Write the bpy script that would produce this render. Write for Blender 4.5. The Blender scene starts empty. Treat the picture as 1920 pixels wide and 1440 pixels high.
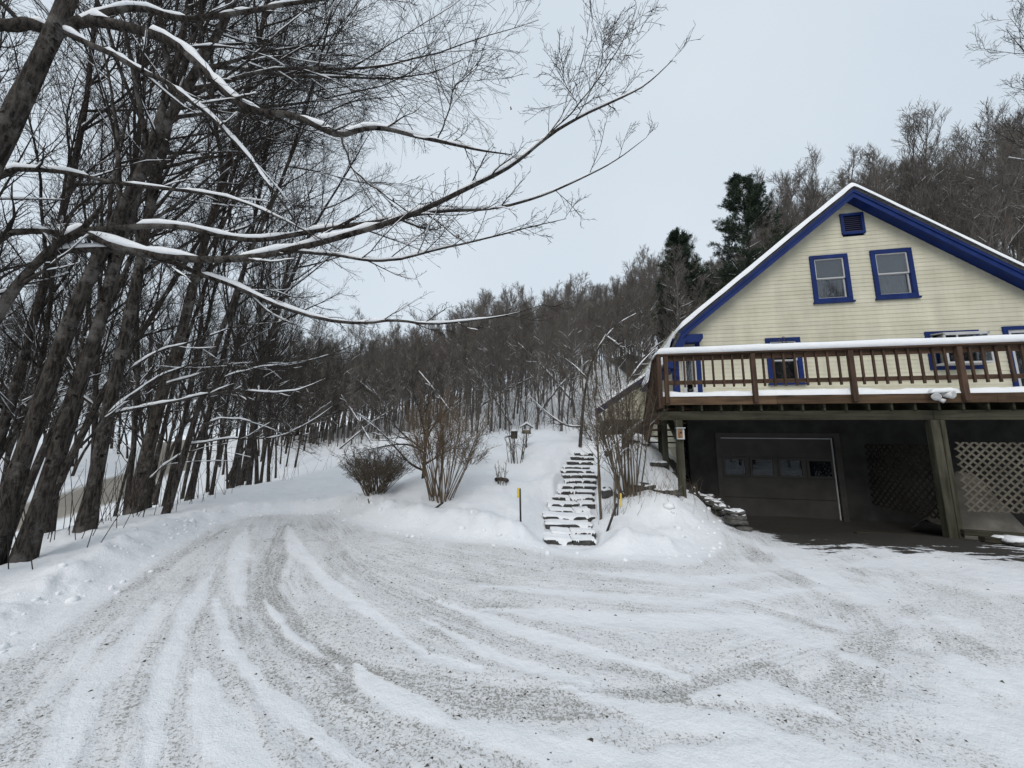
import bpy, bmesh, math, random
import numpy as np
from mathutils import Vector, Matrix

SC = bpy.context.scene
COL = SC.collection
RNG = np.random.default_rng(11)
random.seed(5)

# ------------------------------------------------------------------ camera
F, PIT, ROL, YAW = 690.0, math.radians(8.95), math.radians(0.665), math.radians(11.83)
CZ = 1.7
cam_d = bpy.data.cameras.new("camera")
cam = bpy.data.objects.new("camera", cam_d)
COL.objects.link(cam)
SC.camera = cam
cam_d.sensor_fit = 'HORIZONTAL'
cam_d.sensor_width = 36.0
cam_d.lens = F / 1920 * 36.0
cam_d.clip_start = 0.05
cam_d.clip_end = 1500
_r0 = Vector((1, 0, 0)); _f0 = Vector((0, math.cos(PIT), math.sin(PIT))); _u0 = Vector((0, -math.sin(PIT), math.cos(PIT)))
_r = _r0 * math.cos(ROL) + _u0 * math.sin(ROL)
_u = -_r0 * math.sin(ROL) + _u0 * math.cos(ROL)
M = Matrix(((_r.x, _u.x, -_f0.x), (_r.y, _u.y, -_f0.y), (_r.z, _u.z, -_f0.z))).to_4x4()
M.translation = Vector((0, 0, CZ))
cam.matrix_world = M

# ------------------------------------------------------------------ overcast sky
SUN_EL, SUN_AZ = math.radians(42), math.radians(200)
world = bpy.data.worlds.new("World")
SC.world = world
world.use_nodes = True
wn, wl = world.node_tree.nodes, world.node_tree.links
wn.clear()
wo = wn.new('ShaderNodeOutputWorld'); bg = wn.new('ShaderNodeBackground')
sky = wn.new('ShaderNodeTexSky'); sky.sky_type = 'NISHITA'; sky.sun_disc = False
sky.sun_elevation = SUN_EL; sky.sun_rotation = SUN_AZ; sky.dust_density = 4.0; sky.air_density = 1.0
tc = wn.new('ShaderNodeTexCoord'); nz = wn.new('ShaderNodeTexNoise')
nz.inputs['Scale'].default_value = 2.0; nz.inputs['Detail'].default_value = 3.0
ramp = wn.new('ShaderNodeMix'); ramp.data_type = 'RGBA'
ramp.inputs['A'].default_value = (5.2, 6.0, 6.75, 1); ramp.inputs['B'].default_value = (6.6, 7.2, 7.75, 1)
mx = wn.new('ShaderNodeMix'); mx.data_type = 'RGBA'; mx.inputs['Factor'].default_value = 0.90
wl.new(tc.outputs['Generated'], nz.inputs['Vector']); wl.new(nz.outputs['Fac'], ramp.inputs['Factor'])
wl.new(sky.outputs['Color'], mx.inputs['A']); wl.new(ramp.outputs['Result'], mx.inputs['B'])
wl.new(mx.outputs['Result'], bg.inputs['Color']); bg.inputs['Strength'].default_value = 0.1
wl.new(bg.outputs['Background'], wo.inputs['Surface'])
sun_d = bpy.data.lights.new("sun", 'SUN'); sun_d.energy = 1.15; sun_d.angle = math.radians(40); sun_d.color = (1, 0.97, 0.93)
sun = bpy.data.objects.new("sun", sun_d); COL.objects.link(sun)
_sd = Vector((math.sin(SUN_AZ) * math.cos(SUN_EL), math.cos(SUN_AZ) * math.cos(SUN_EL), math.sin(SUN_EL)))
sun.rotation_euler = _sd.to_track_quat('Z', 'Y').to_euler()
sun.location = (0, -5, 30)
SC.view_settings.view_transform = 'Standard'; SC.view_settings.look = 'None'
SC.view_settings.exposure = 0.28; SC.view_settings.gamma = 1.0
try:
    SC.view_settings.use_curve_mapping = False
except Exception:
    pass
SC.cycles.max_bounces = 6; SC.cycles.transparent_max_bounces = 8

# ------------------------------------------------------------------ helpers: geometry of the place
def ray(px, py):
    a = (px - 960) / F; b = -(py - 720) / F
    cr, sr = math.cos(ROL), math.sin(ROL)
    r = a * cr - b * sr; u = a * sr + b * cr
    c, s = math.cos(PIT), math.sin(PIT)
    return np.array([r, c - u * s, s + u * c])
def at(px, py, Y):
    r = ray(px, py); t = Y / r[1]
    return np.array([r[0] * t, Y, r[2] * t + CZ])
def gp(px, py, z=0.0):
    r = ray(px, py); t = (z - CZ) / r[2]
    return np.array([r[0] * t, r[1] * t, z])
OX, OY = 7.383, 9.951                      # house front: origin of its own axes on the gable wall
HD = np.array([math.cos(YAW), -math.sin(YAW)]); HN = np.array([-math.sin(YAW), -math.cos(YAW)])
def W(u, off, z=0.0):
    p = np.array([OX, OY]) + HD * u + HN * off
    return np.array([p[0], p[1], z])

def vnoise(x, y, seed=0):
    xi = np.floor(x).astype(np.int64); yi = np.floor(y).astype(np.int64)
    xf = x - xi; yf = y - yi
    def h(a, b):
        n = (a * 374761393 + b * 668265263 + seed * 974634777) & 0xFFFFFFFF
        n = ((n ^ (n >> 13)) * 1274126177) & 0xFFFFFFFF
        n = n ^ (n >> 16)
        return (n & 0xFFFF) / 65535.0
    u = xf * xf * (3 - 2 * xf); v = yf * yf * (3 - 2 * yf)
    return (h(xi, yi) * (1 - u) + h(xi + 1, yi) * u) * (1 - v) + (h(xi, yi + 1) * (1 - u) + h(xi + 1, yi + 1) * u) * v
def fbm(x, y, seed=0, o=4):
    s = 0; a = .5
    for i in range(o):
        s = s + a * vnoise(x * 2 ** i + 17.3 * i, y * 2 ** i - 9.1 * i, seed + i); a *= .5
    return s / (1 - .5 ** o)
def sstep(a, b, x):
    t = np.clip((x - a) / (b - a), 0, 1); return t * t * (3 - 2 * t)

# terrain control points (x, y, z)
STEPS_PX = [(1025, 1114, 1013), (1033, 1114, 1001), (1020, 1111, 985), (1023, 1110, 970), (1036, 1106, 958), (1032, 1114, 946), (1040, 1114, 934),
            (1047, 1114, 923), (1049, 1114, 912), (1058, 1120, 902), (1054, 1118, 892), (1053, 1112, 884), (1055, 1109, 876), (1067, 1111, 867), (1072, 1113, 858), (1080, 1111, 851)]
STEPS = []
for i, (xl, xr, y) in enumerate(STEPS_PX):
    Y = 6.75 + i * 0.37
    a = at(xl, y, Y); b = at(xr, y, Y)
    STEPS.append((a, b))
C = [(0, 0, 0), (-3, 2, 0), (3, 2, 0), (6, 4, 0), (9, 6, 0), (0, 4.5, 0), (-3, 6, 0), (-5, 8, 0), (-4.3, 8.8, 0), (3, 5, 0), (11, 7, -.05), (0, -6, 0), (-8, -6, -.3),
     (8, -6, 0), (14, 2, 0), (-3.6, 3, 0), (-4.3, 3.2, .02), (-6, 7.6, .02), (6, 7, 0.0), (20, 0, 0), (20, 6, 0)]
C += [tuple(W(u, o, z)) for u, o, z in ((-1.5, .3, -.24), (0, .3, -.24), (1, .3, -.24), (3, .3, -.2), (5, .3, -.2), (-1.6, 1.4, -.17), (.5, 1.6, -.12), (3, 1.8, -.12), (1.6, 2.36, -.02), (4.5, 2.5, -.02),
      (-3.2, 2.36, .36), (-4.0, .1, 1.72), (-3.3, 1.2, 1.0), (-2.9, 2.7, .2), (-2.2, 3.0, .02), (-2.25, 1.6, .1), (-2.6, .4, .5), (-4.3, -1.5, 1.8), (-4.6, -4, 1.9), (-5.5, 1.2, 1.35), (0, -1, .3), (3, -2, .5), (7.5, .3, -.1),
      (8, -2, .8), (9, 3, 0), (-6.5, -6, 2.1))]
for a, b in STEPS[::3] + [STEPS[-1]]:
    m = (a + b) / 2; C += [(m[0], m[1], m[2] - .03), (a[0] - .5, a[1], a[2] + .03), (b[0] + .45, b[1], b[2] + .08)]
C += [tuple(at(*p)) for p in ((1000, 845, 13), (900, 860, 12.5), (860, 880, 11.5), (760, 900, 11.5), (900, 820, 20), (1000, 800, 24), (950, 770, 32), (700, 850, 22), (640, 845, 30), (560, 838, 42),
      (700, 815, 40), (850, 790, 38), (1230, 940, 7.8), (1090, 828, 17))]
C += [tuple(gp(*p)) for p in ((700, 935, .3), (825, 945, .3), (795, 910, .55), (690, 968, .12), (976, 1003, .12), (1140, 1003, .12), (940, 940, .4), (930, 915, .6), (965, 875, .95), (1250, 985, .2), (560, 940, .05), (480, 930, -.02), (560, 905, .1), (450, 960, .02))]
C += [(-7, 13, -.05), (-7, 18, .1), (-9, 23, .3), (-15, 32, .6)]
C += [(-6.7, 5.4, 0), (-7.7, 6.95, -.02), (-8.65, 8.8, -.05), (-10.1, 13.7, -.1), (-9.3, 4.6, -.75), (-11.5, 8, -1.0), (-13.5, 13, -1.1), (-13, 19, -.7), (-5.5, 1.5, 0), (-8, 1, -.6), (-11, 3, -1.6),
      (-19, 15, -2), (-24.2, 24.5, -2), (-39, 45.4, -2), (-61, 81, -2), (-16.5, 6, -2), (-15, -6, -2), (-21.5, 14, -2), (-27, 24, -2), (-31, 15, -2.1), (-46, 30, -1.2), (-70, 40, 2), (-60, 10, 0), (-40, -10, -1), (-18, 24, -1.4), (-28, 38, -.8)]
for X in (-40, -20, -6, 8, 22, 36, 52, 75, 100):
    for Y in (-20, 0, 26, 36, 48, 62, 80, 105, 140):
        t = .8 * X + .6 * Y
        if Y <= 0 and X < 20: continue
        if X < -10 and Y < 45: continue
        z = 1.7 + .36 * max(0, t - 11) if t < 55 else 1.7 + .36 * 44 + .12 * (t - 55)
        if Y <= 0: z = max(0, .25 * (X - 22))
        C.append((X, Y, z))
C = np.array(C, float)
_d = np.sqrt(((C[:, None, :2] - C[None, :, :2]) ** 2).sum(-1) + .6 ** 2)
_n = len(C)
_A = np.zeros((_n + 3, _n + 3)); _A[:_n, :_n] = _d - .02 * np.eye(_n)
_A[:_n, _n] = 1; _A[:_n, _n + 1:] = C[:, :2]; _A[_n, :_n] = 1; _A[_n + 1:, :_n] = C[:, :2].T
_w = np.linalg.solve(_A, np.concatenate([C[:, 2], np.zeros(3)]))
def tps(x, y):
    x = np.asarray(x, float); y = np.asarray(y, float); sh = x.shape
    x = x.ravel(); y = y.ravel(); out = np.empty_like(x)
    for i in range(0, len(x), 20000):
        a = x[i:i + 20000]; b = y[i:i + 20000]
        d = np.sqrt((a[:, None] - C[None, :, 0]) ** 2 + (b[:, None] - C[None, :, 1]) ** 2 + .36)
        out[i:i + 20000] = d @ _w[:_n] + _w[_n] + _w[_n + 1] * a + _w[_n + 2] * b
    return out.reshape(sh)
DRIVE = np.array([(-4.6, -12), (-4.3, -3), (-4.0, 1), (-4.05, 3.2), (-4.6, 4.5), (-5.3, 6), (-5.95, 7.6), (-5.95, 8.5), (-5.3, 9.1), (-4.2, 9.1), (-3.75, 8.6), (-3.3, 8.0), (-2.4, 7.25), (-1.5, 6.85), (0.36, 6.15),
                  (1.5, 5.85), (2.6, 5.85), (3.25, 6.4), (3.75, 7.3), (4.45, 8.2), tuple(W(-1.95, .5)[:2]), tuple(W(-1.95, -.05)[:2]), tuple(W(6.8, -.05)[:2]), tuple(W(9, 1.5)[:2]), (22, 5), (22, -12)])
ROAD = np.array([(-17.2, -12), (-17.6, 6), (-19.2, 15), (-24.4, 25), (-39, 45.4), (-61, 81), (-64, 79), (-42.5, 43), (-28.5, 24), (-24, 14), (-22.5, 5), (-22, -12)])
def sdpoly(x, y, P):
    x = np.asarray(x, float); y = np.asarray(y, float)
    best = np.full(x.shape, 1e9); inside = np.zeros(x.shape, bool)
    for i in range(len(P)):
        a = P[i]; b = P[(i + 1) % len(P)]
        ex, ey = b - a; wx = x - a[0]; wy = y - a[1]
        t = np.clip((wx * ex + wy * ey) / (ex * ex + ey * ey), 0, 1)
        best = np.minimum(best, np.hypot(wx - t * ex, wy - t * ey))
        c = (a[1] > y) != (b[1] > y)
        with np.errstate(divide='ignore', invalid='ignore'):
            xi = a[0] + (y - a[1]) / (b[1] - a[1] if b[1] != a[1] else 1e-9) * ex
        inside ^= c & (x < xi)
    return np.where(inside, -best, best)
def polydist_t(x, y, pts):
    seg = [math.hypot(b[0] - a[0], b[1] - a[1]) for a, b in zip(pts[:-1], pts[1:])]; tot = sum(seg); s0 = 0
    best = np.full(np.shape(x), 1e9); tt = np.zeros(np.shape(x))
    for (a, b), L_ in zip(zip(pts[:-1], pts[1:]), seg):
        ex, ey = b[0] - a[0], b[1] - a[1]; wx = x - a[0]; wy = y - a[1]
        t = np.clip((wx * ex + wy * ey) / (L_ * L_ + 1e-12), 0, 1); d = np.hypot(wx - t * ex, wy - t * ey)
        m = d < best; best = np.where(m, d, best); tt = np.where(m, (s0 + t * L_) / tot, tt); s0 += L_
    return best, tt
def polydist(x, y, pts):
    best = np.full(np.shape(x), 1e9)
    for a, b in zip(pts[:-1], pts[1:]):
        ex, ey = b[0] - a[0], b[1] - a[1]; wx = x - a[0]; wy = y - a[1]
        t = np.clip((wx * ex + wy * ey) / (ex * ex + ey * ey + 1e-12), 0, 1)
        best = np.minimum(best, np.hypot(wx - t * ex, wy - t * ey))
    return best
STEP_AX = [((a + b) / 2)[:2] for a, b in STEPS]
def house_uv(x, y):
    dx = x - OX; dy = y - OY
    return dx * HD[0] + dy * HD[1], dx * HN[0] + dy * HN[1]
def ground(x, y):
    x = np.asarray(x, float); y = np.asarray(y, float)
    z = tps(x, y)
    sd = sdpoly(x, y, DRIVE)
    u, off = house_uv(x, y)
    near_house = (u > -2.6) & (off < 3.0)
    # ploughed snow heaped along the drive
    n1 = fbm(x * 1.3, y * 1.3, 3, 4)
    left = sstep(-2.5, -4.0, x) * (1 + .8 * sstep(5, 3, y))
    berm = (.17 - .08 * left) * np.exp(-((sd - .5) / .33) ** 2) * (0.1 + 1.8 * fbm(x * 2.1, y * 2.1, 4, 4))
    berm = berm + (.14 - .09 * left) * sstep(.15, .9, sd)
    berm = berm * (1 - .45 * sstep(1.6, 2.4, x))
    berm = np.where(near_house, 0, berm) * sstep(-.12, .2, sd) * np.where(y < -1, .6, 1)
    stepd = polydist(x, y, STEP_AX)
    trench = sstep(.50, 1.0, stepd)
    z = z + berm * trench
    sy = np.clip((y - 6.75) / .37, 0, 15); szi = np.interp(sy, np.arange(16), [a[2] for a, b in STEPS])
    z = np.where((stepd < .75) & (y > 6.3) & (y < 12.6), np.minimum(z, szi - .062 + .30 * sstep(.42, .60, stepd)), z)
    outside = sstep(-.1, .5, sd) * np.where(near_house, 0, 1)
    far = np.hypot(x, y)
    z = z + outside * trench * ((fbm(x * .9, y * .9, 21, 3) - .5) * .16 + (fbm(x * 3.6, y * 3.6, 8, 3) - .5) * .085 + (fbm(x * 8.3, y * 8.3, 9, 3) - .5) * .045 * np.clip(9 / np.maximum(far, 1), 0, 1.2) * np.clip(12 / np.maximum(far, 1), .25, 1.2))
    z = z - .015 * (1 - sstep(.46, .7, stepd)) * sstep(-.1, .2, sd)
    z = z + outside * trench * np.clip(10 / np.maximum(far, 1), 0, 1.3) * .028 * (sstep(.5, .72, fbm(x * 5.5, y * 5.5, 61, 3)) - .3) * sstep(2.6, .6, sd)
    return z
def gz(x, y):
    return float(ground(np.array([x]), np.array([y]))[0])

def resample(pts, K, smooth=2):
    p = np.asarray(pts, float)
    for _ in range(smooth):
        q = [p[0]]
        for a, b in zip(p[:-1], p[1:]): q += [.75 * a + .25 * b, .25 * a + .75 * b]
        q.append(p[-1]); p = np.array(q)
    s = np.concatenate([[0], np.cumsum(np.linalg.norm(np.diff(p, axis=0), axis=1))]); t = np.linspace(0, s[-1], K)
    return np.stack([np.interp(t, s, p[:, i]) for i in range(3)], 1)
# ------------------------------------------------------------------ helpers: materials
MATS = {}
def new_mat(name):
    m = bpy.data.materials.new(name); m.use_nodes = True
    MATS[name] = m
    return m, m.node_tree.nodes, m.node_tree.links, m.node_tree.nodes['Principled BSDF']
def mat(name, c1, c2=None, scale=6.0, rough=.8, bump=0.0, bscale=None, stretch=(1, 1, 1), detail=5.0, spec=.3, lo=.35, hi=.65, coord='Object', bdist=.01):
    m, N, L, B = new_mat(name)
    c2 = c2 or c1
    t = N.new('ShaderNodeTexCoord'); mp = N.new('ShaderNodeMapping'); mp.inputs['Scale'].default_value = stretch
    L.new(t.outputs[coord], mp.inputs['Vector'])
    n = N.new('ShaderNodeTexNoise'); n.inputs['Scale'].default_value = scale; n.inputs['Detail'].default_value = detail; n.inputs['Roughness'].default_value = .6
    L.new(mp.outputs['Vector'], n.inputs['Vector'])
    r = N.new('ShaderNodeMapRange'); r.inputs['From Min'].default_value = lo; r.inputs['From Max'].default_value = hi
    L.new(n.outputs['Fac'], r.inputs['Value'])
    x = N.new('ShaderNodeMix'); x.data_type = 'RGBA'; x.inputs['A'].default_value = (*c1, 1); x.inputs['B'].default_value = (*c2, 1)
    L.new(r.outputs['Result'], x.inputs['Factor']); L.new(x.outputs['Result'], B.inputs['Base Color'])
    B.inputs['Roughness'].default_value = rough; B.inputs['Specular IOR Level'].default_value = spec
    if bump:
        n2 = N.new('ShaderNodeTexNoise'); n2.inputs['Scale'].default_value = bscale or scale * 3; n2.inputs['Detail'].default_value = 6
        L.new(mp.outputs['Vector'], n2.inputs['Vector'])
        b = N.new('ShaderNodeBump'); b.inputs['Strength'].default_value = bump; b.inputs['Distance'].default_value = bdist
        L.new(n2.outputs['Fac'], b.inputs['Height']); L.new(b.outputs['Normal'], B.inputs['Normal'])
    return m
mat('snow', (.80, .82, .85), (.86, .87, .88), 3.0, .75, .5, 14, spec=.25, bdist=.02)
def bark_mat(name, dark, mid, pale):
    m, N, L, B = new_mat(name)
    t = N.new('ShaderNodeTexCoord'); mp = N.new('ShaderNodeMapping'); mp.inputs['Scale'].default_value = (1, 1, .22); L.new(t.outputs['Object'], mp.inputs['Vector'])
    def nz_(sc, det, vec, ro=.6):
        n = N.new('ShaderNodeTexNoise'); n.inputs['Scale'].default_value = sc; n.inputs['Detail'].default_value = det; n.inputs['Roughness'].default_value = ro; L.new(vec, n.inputs['Vector']); return n.outputs['Fac']
    def rg_(v, a, b):
        n = N.new('ShaderNodeMapRange'); n.interpolation_type = 'SMOOTHSTEP'; n.inputs['From Min'].default_value = a; n.inputs['From Max'].default_value = b; L.new(v, n.inputs['Value']); return n.outputs['Result']
    def mx_(f, a, b):
        n = N.new('ShaderNodeMix'); n.data_type = 'RGBA'
        for k, q in (('Factor', f), ('A', a), ('B', b)):
            if isinstance(q, tuple): n.inputs[k].default_value = (*q, 1)
            else: L.new(q, n.inputs[k])
        return n.outputs['Result']
    fur = nz_(24, 4, mp.outputs['Vector'], .65); blot = nz_(2.6, 5, t.outputs['Object'], .7); knot = nz_(6.5, 3, t.outputs['Object'])
    c = mx_(rg_(fur, .36, .62), dark, mid)
    c = mx_(rg_(blot, .50, .64), c, pale)
    c = mx_(rg_(knot, .62, .70), c, tuple(x * .6 for x in dark))
    L.new(c, B.inputs['Base Color']); B.inputs['Roughness'].default_value = .95; B.inputs['Specular IOR Level'].default_value = .1
    b = N.new('ShaderNodeBump'); b.inputs['Strength'].default_value = 1.0; b.inputs['Distance'].default_value = .05
    L.new(fur, b.inputs['Height']); L.new(b.outputs['Normal'], B.inputs['Normal'])
bark_mat('bark', (.020, .017, .015), (.078, .068, .060), (.135, .125, .115))
bark_mat('bark_pale', (.030, .025, .021), (.098, .084, .072), (.175, .160, .145))
mat('twig', (.028, .024, .021), (.050, .043, .038), 3, .9, spec=.15)
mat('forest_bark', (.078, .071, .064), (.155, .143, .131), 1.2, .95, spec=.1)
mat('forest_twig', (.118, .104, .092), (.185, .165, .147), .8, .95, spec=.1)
mat('red_twig', (.115, .083, .056), (.18, .132, .090), 3, .8, spec=.2)
mat('lilac_bark', (.085, .068, .050), (.14, .115, .088), 6, .9, spec=.15)
mat('needles', (.016, .027, .018), (.040, .058, .034), 2.0, .7, spec=.2)
mat('siding', (.600, .568, .435), (.655, .622, .490), 2.2, .62, .12, 30, (.25, 1, 1), spec=.3, bdist=.003)
def weather(name, streak=(1.2, 1, .25), amt=.22, rnd=.10):
    m = MATS[name]; N, L = m.node_tree.nodes, m.node_tree.links; B = N['Principled BSDF']
    src = B.inputs['Base Color'].links[0].from_socket
    oi = N.new('ShaderNodeObjectInfo'); g = N.new('ShaderNodeNewGeometry'); mp = N.new('ShaderNodeMapping'); mp.inputs['Scale'].default_value = streak; L.new(g.outputs['Position'], mp.inputs['Vector'])
    n = N.new('ShaderNodeTexNoise'); n.inputs['Scale'].default_value = 2.0; n.inputs['Detail'].default_value = 6; n.inputs['Roughness'].default_value = .65; L.new(mp.outputs['Vector'], n.inputs['Vector'])
    r1 = N.new('ShaderNodeMapRange'); r1.inputs['From Min'].default_value = .35; r1.inputs['From Max'].default_value = .7; r1.inputs['To Min'].default_value = 1.0; r1.inputs['To Max'].default_value = 1 - amt; L.new(n.outputs['Fac'], r1.inputs['Value'])
    r2 = N.new('ShaderNodeMapRange'); r2.inputs['To Min'].default_value = 1 - rnd; r2.inputs['To Max'].default_value = 1.0; L.new(oi.outputs['Random'], r2.inputs['Value'])
    mu = N.new('ShaderNodeMath'); mu.operation = 'MULTIPLY'; L.new(r1.outputs[0], mu.inputs[0]); L.new(r2.outputs[0], mu.inputs[1])
    x = N.new('ShaderNodeMix'); x.data_type = 'RGBA'; x.blend_type = 'MULTIPLY'; x.inputs['Factor'].default_value = 1.0
    cb = N.new('ShaderNodeCombineColor'); [L.new(mu.outputs[0], cb.inputs[k]) for k in range(3)]
    L.new(src, x.inputs['A']); L.new(cb.outputs[0], x.inputs['B']); L.new(x.outputs['Result'], B.inputs['Base Color'])
weather('siding', amt=.20, rnd=.07)
mat('blue_paint', (.0048, .0185, .105), (.0078, .0275, .145), 3, .5, .15, 30, spec=.22, bdist=.003)
mat('deck_wood', (.056, .034, .023), (.122, .075, .050), 3, .8, .5, 18, (.35, 2, 6), spec=.2, bdist=.005)
mat('deck_wood_upright', (.054, .033, .023), (.118, .073, .050), 3, .8, .5, 18, (6, 2, .35), spec=.2, bdist=.005)
mat('rim_wood', (.080, .050, .031), (.16, .104, .064), 3, .85, .5, 16, (.3, 2, 5), spec=.15, bdist=.006)
mat('old_wood', (.038, .036, .025), (.090, .085, .061), 2.2, .9, .6, 16, (.4, 2, 5), spec=.12, bdist=.008)
mat('old_post', (.046, .043, .029), (.11, .106, .079), 2.4, .9, .6, 16, (5, 5, .5), spec=.12, bdist=.008)
for wname in ('deck_wood', 'deck_wood_upright', 'rim_wood', 'old_wood', 'old_post'): weather(wname, (1, 1, 1), .35, .25)
weather('blue_paint', (1, 1, .4), .25, .0)
mat('concrete', (.028, .027, .026), (.055, .054, .051), 1.6, .92, .4, 20, spec=.2)
mat('door_paint', (.044, .041, .037), (.066, .061, .055), 2, .6, .1, 20, spec=.3)
mat('white_frame', (.42, .42, .42), (.52, .52, .52), 3, .5, spec=.35)
mat('louver', (.02, .022, .06), (.035, .035, .085), 3, .5, spec=.35)
mat('roofing', (.045, .045, .05), (.085, .085, .09), 12, .9, .6, 40, spec=.2)
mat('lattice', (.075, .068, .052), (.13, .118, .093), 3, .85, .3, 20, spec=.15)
mat('shaded_lattice', (.028, .025, .020), (.05, .045, .036), 3, .9, spec=.1)  # same lattice wood, with the deep shade under the deck put into its colour
mat('stone', (.045, .043, .040), (.13, .125, .115), 4, .92, .9, 14, spec=.2, bdist=.03)
mat('slab', (.035, .034, .034), (.085, .083, .08), 5, .85, .8, 18, spec=.3, bdist=.02)
mat('tarp', (.10, .092, .078), (.19, .178, .152), 2.5, .75, .5, 8, spec=.25)
mat('rust', (.16, .07, .028), (.30, .20, .12), 9, .85, spec=.2)
mat('metal_dark', (.018, .016, .015), (.05, .04, .034), 10, .6, spec=.4)
mat('yellow', (.62, .44, .05), (.70, .52, .09), 5, .45, spec=.4)
mat('lamp_white', (.60, .61, .62), (.72, .72, .72), 5, .4, spec=.4)
mat('log', (.03, .025, .021), (.075, .06, .05), 6, .9, .8, 20, spec=.2)
mat('dark_room', (.012, .012, .014), (.022, .022, .025), 2, .9)
mat('curtain', (.12, .11, .118), (.24, .22, .23), 8, .9, .3, 12, (6, 1, .5))
mat('blind', (.05, .052, .056), (.075, .078, .082), 8, .9)
mat('straw', (.16, .125, .085), (.26, .21, .15), 9, .9)
mat('grit', (.035, .03, .026), (.115, .098, .080), 30, .9)
mat('leaf', (.05, .032, .02), (.10, .065, .04), 30, .8)
# window glass
m, N, L, B = new_mat('glass')
for n in list(N):
    if n.type != 'OUTPUT_MATERIAL': N.remove(n)
out = [n for n in N if n.type == 'OUTPUT_MATERIAL'][0]
tr = N.new('ShaderNodeBsdfTransparent'); tr.inputs['Color'].default_value = (.75, .78, .8, 1)
gl = N.new('ShaderNodeBsdfGlossy'); gl.inputs['Roughness'].default_value = .02; gl.inputs['Color'].default_value = (.9, .92, .95, 1)
lw = N.new('ShaderNodeLayerWeight'); lw.inputs['Blend'].default_value = .28
mr = N.new('ShaderNodeMapRange'); mr.inputs['To Min'].default_value = .055; mr.inputs['To Max'].default_value = .9
mi = N.new('ShaderNodeMixShader')
L.new(lw.outputs['Fresnel'], mr.inputs['Value']); L.new(mr.outputs['Result'], mi.inputs['Fac'])
L.new(tr.outputs[0], mi.inputs[1]); L.new(gl.outputs[0], mi.inputs[2]); L.new(mi.outputs[0], out.inputs['Surface'])

m2 = m.copy(); m2.name = 'dusty_glass'; MATS['dusty_glass'] = m2
for n in m2.node_tree.nodes:
    if n.type == 'MAP_RANGE': n.inputs['To Min'].default_value = .012; n.inputs['To Max'].default_value = .5
# ground: snow, worn snow with grit showing, bare gravel
m, N, L, B = new_mat('ground_snow')
geo = N.new('ShaderNodeNewGeometry')
def attr(n):
    a = N.new('ShaderNodeAttribute'); a.attribute_name = n; return a.outputs['Fac']
def math_(op, a, b=None, clamp=False):
    n = N.new('ShaderNodeMath'); n.operation = op; n.use_clamp = clamp
    for i, v in enumerate((a, b)):
        if v is None: continue
        if isinstance(v, (int, float)): n.inputs[i].default_value = v
        else: L.new(v, n.inputs[i])
    return n.outputs[0]
def noise(scale, detail=4, rough=.6, vec=None, dist=0):
    n = N.new('ShaderNodeTexNoise'); n.inputs['Scale'].default_value = scale; n.inputs['Detail'].default_value = detail; n.inputs['Roughness'].default_value = rough
    n.inputs['Distortion'].default_value = dist
    L.new(vec or geo.outputs['Position'], n.inputs['Vector']); return n.outputs['Fac']
def rng_(v, a, b, c=0, d=1):
    n = N.new('ShaderNodeMapRange'); n.interpolation_type = 'SMOOTHSTEP'
    for k, q in (('From Min', a), ('From Max', b), ('To Min', c), ('To Max', d)):
        if isinstance(q, (int, float)): n.inputs[k].default_value = q
        else: L.new(q, n.inputs[k])
    L.new(v, n.inputs['Value']); return n.outputs['Result']
def mixc(f, a, b):
    n = N.new('ShaderNodeMix'); n.data_type = 'RGBA'
    for k, q in (('Factor', f), ('A', a), ('B', b)):
        if isinstance(q, tuple): n.inputs[k].default_value = (*q, 1)
        else: L.new(q, n.inputs[k])
    return n.outputs['Result']
trk = attr('track')
dirt, bare, road, across = attr('dirt'), attr('bare'), attr('road'), attr('across')
cx = N.new('ShaderNodeCombineXYZ'); L.new(across, cx.inputs['X']); L.new(attr('along'), cx.inputs['Y'])
streak = N.new('ShaderNodeMapping'); streak.inputs['Scale'].default_value = (1, .16, 1); L.new(cx.outputs[0], streak.inputs['Vector'])
fleck_v = N.new('ShaderNodeMapping'); fleck_v.inputs['Scale'].default_value = (1, .5, 1); L.new(cx.outputs[0], fleck_v.inputs['Vector'])
n_big = noise(2.2, 4); n_mid = noise(9, 5, .65); n_fine = noise(85, 3, .6); n_grit = noise(90, 2, .5)
n_str = noise(7, 4, .6, streak.outputs['Vector'])
streak2 = N.new('ShaderNodeMapping'); streak2.inputs['Scale'].default_value = (1, .035, 1); L.new(cx.outputs[0], streak2.inputs['Vector'])
n_str2 = noise(30, 3, .6, streak2.outputs['Vector'])
n_fl = noise(46, 4, .65, None, .6)
d2 = math_('ADD', dirt, math_('MULTIPLY', math_('SUBTRACT', n_big, .5), .5))
d2 = math_('ADD', d2, math_('MULTIPLY', math_('MULTIPLY', math_('SUBTRACT', n_str, .5), .75), trk))
d2 = math_('ADD', d2, math_('MULTIPLY', math_('MULTIPLY', math_('SUBTRACT', n_str2, .5), 1.0), trk))
d2 = math_('MULTIPLY', d2, math_('MULTIPLY', dirt, 2.4, True), True)
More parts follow.
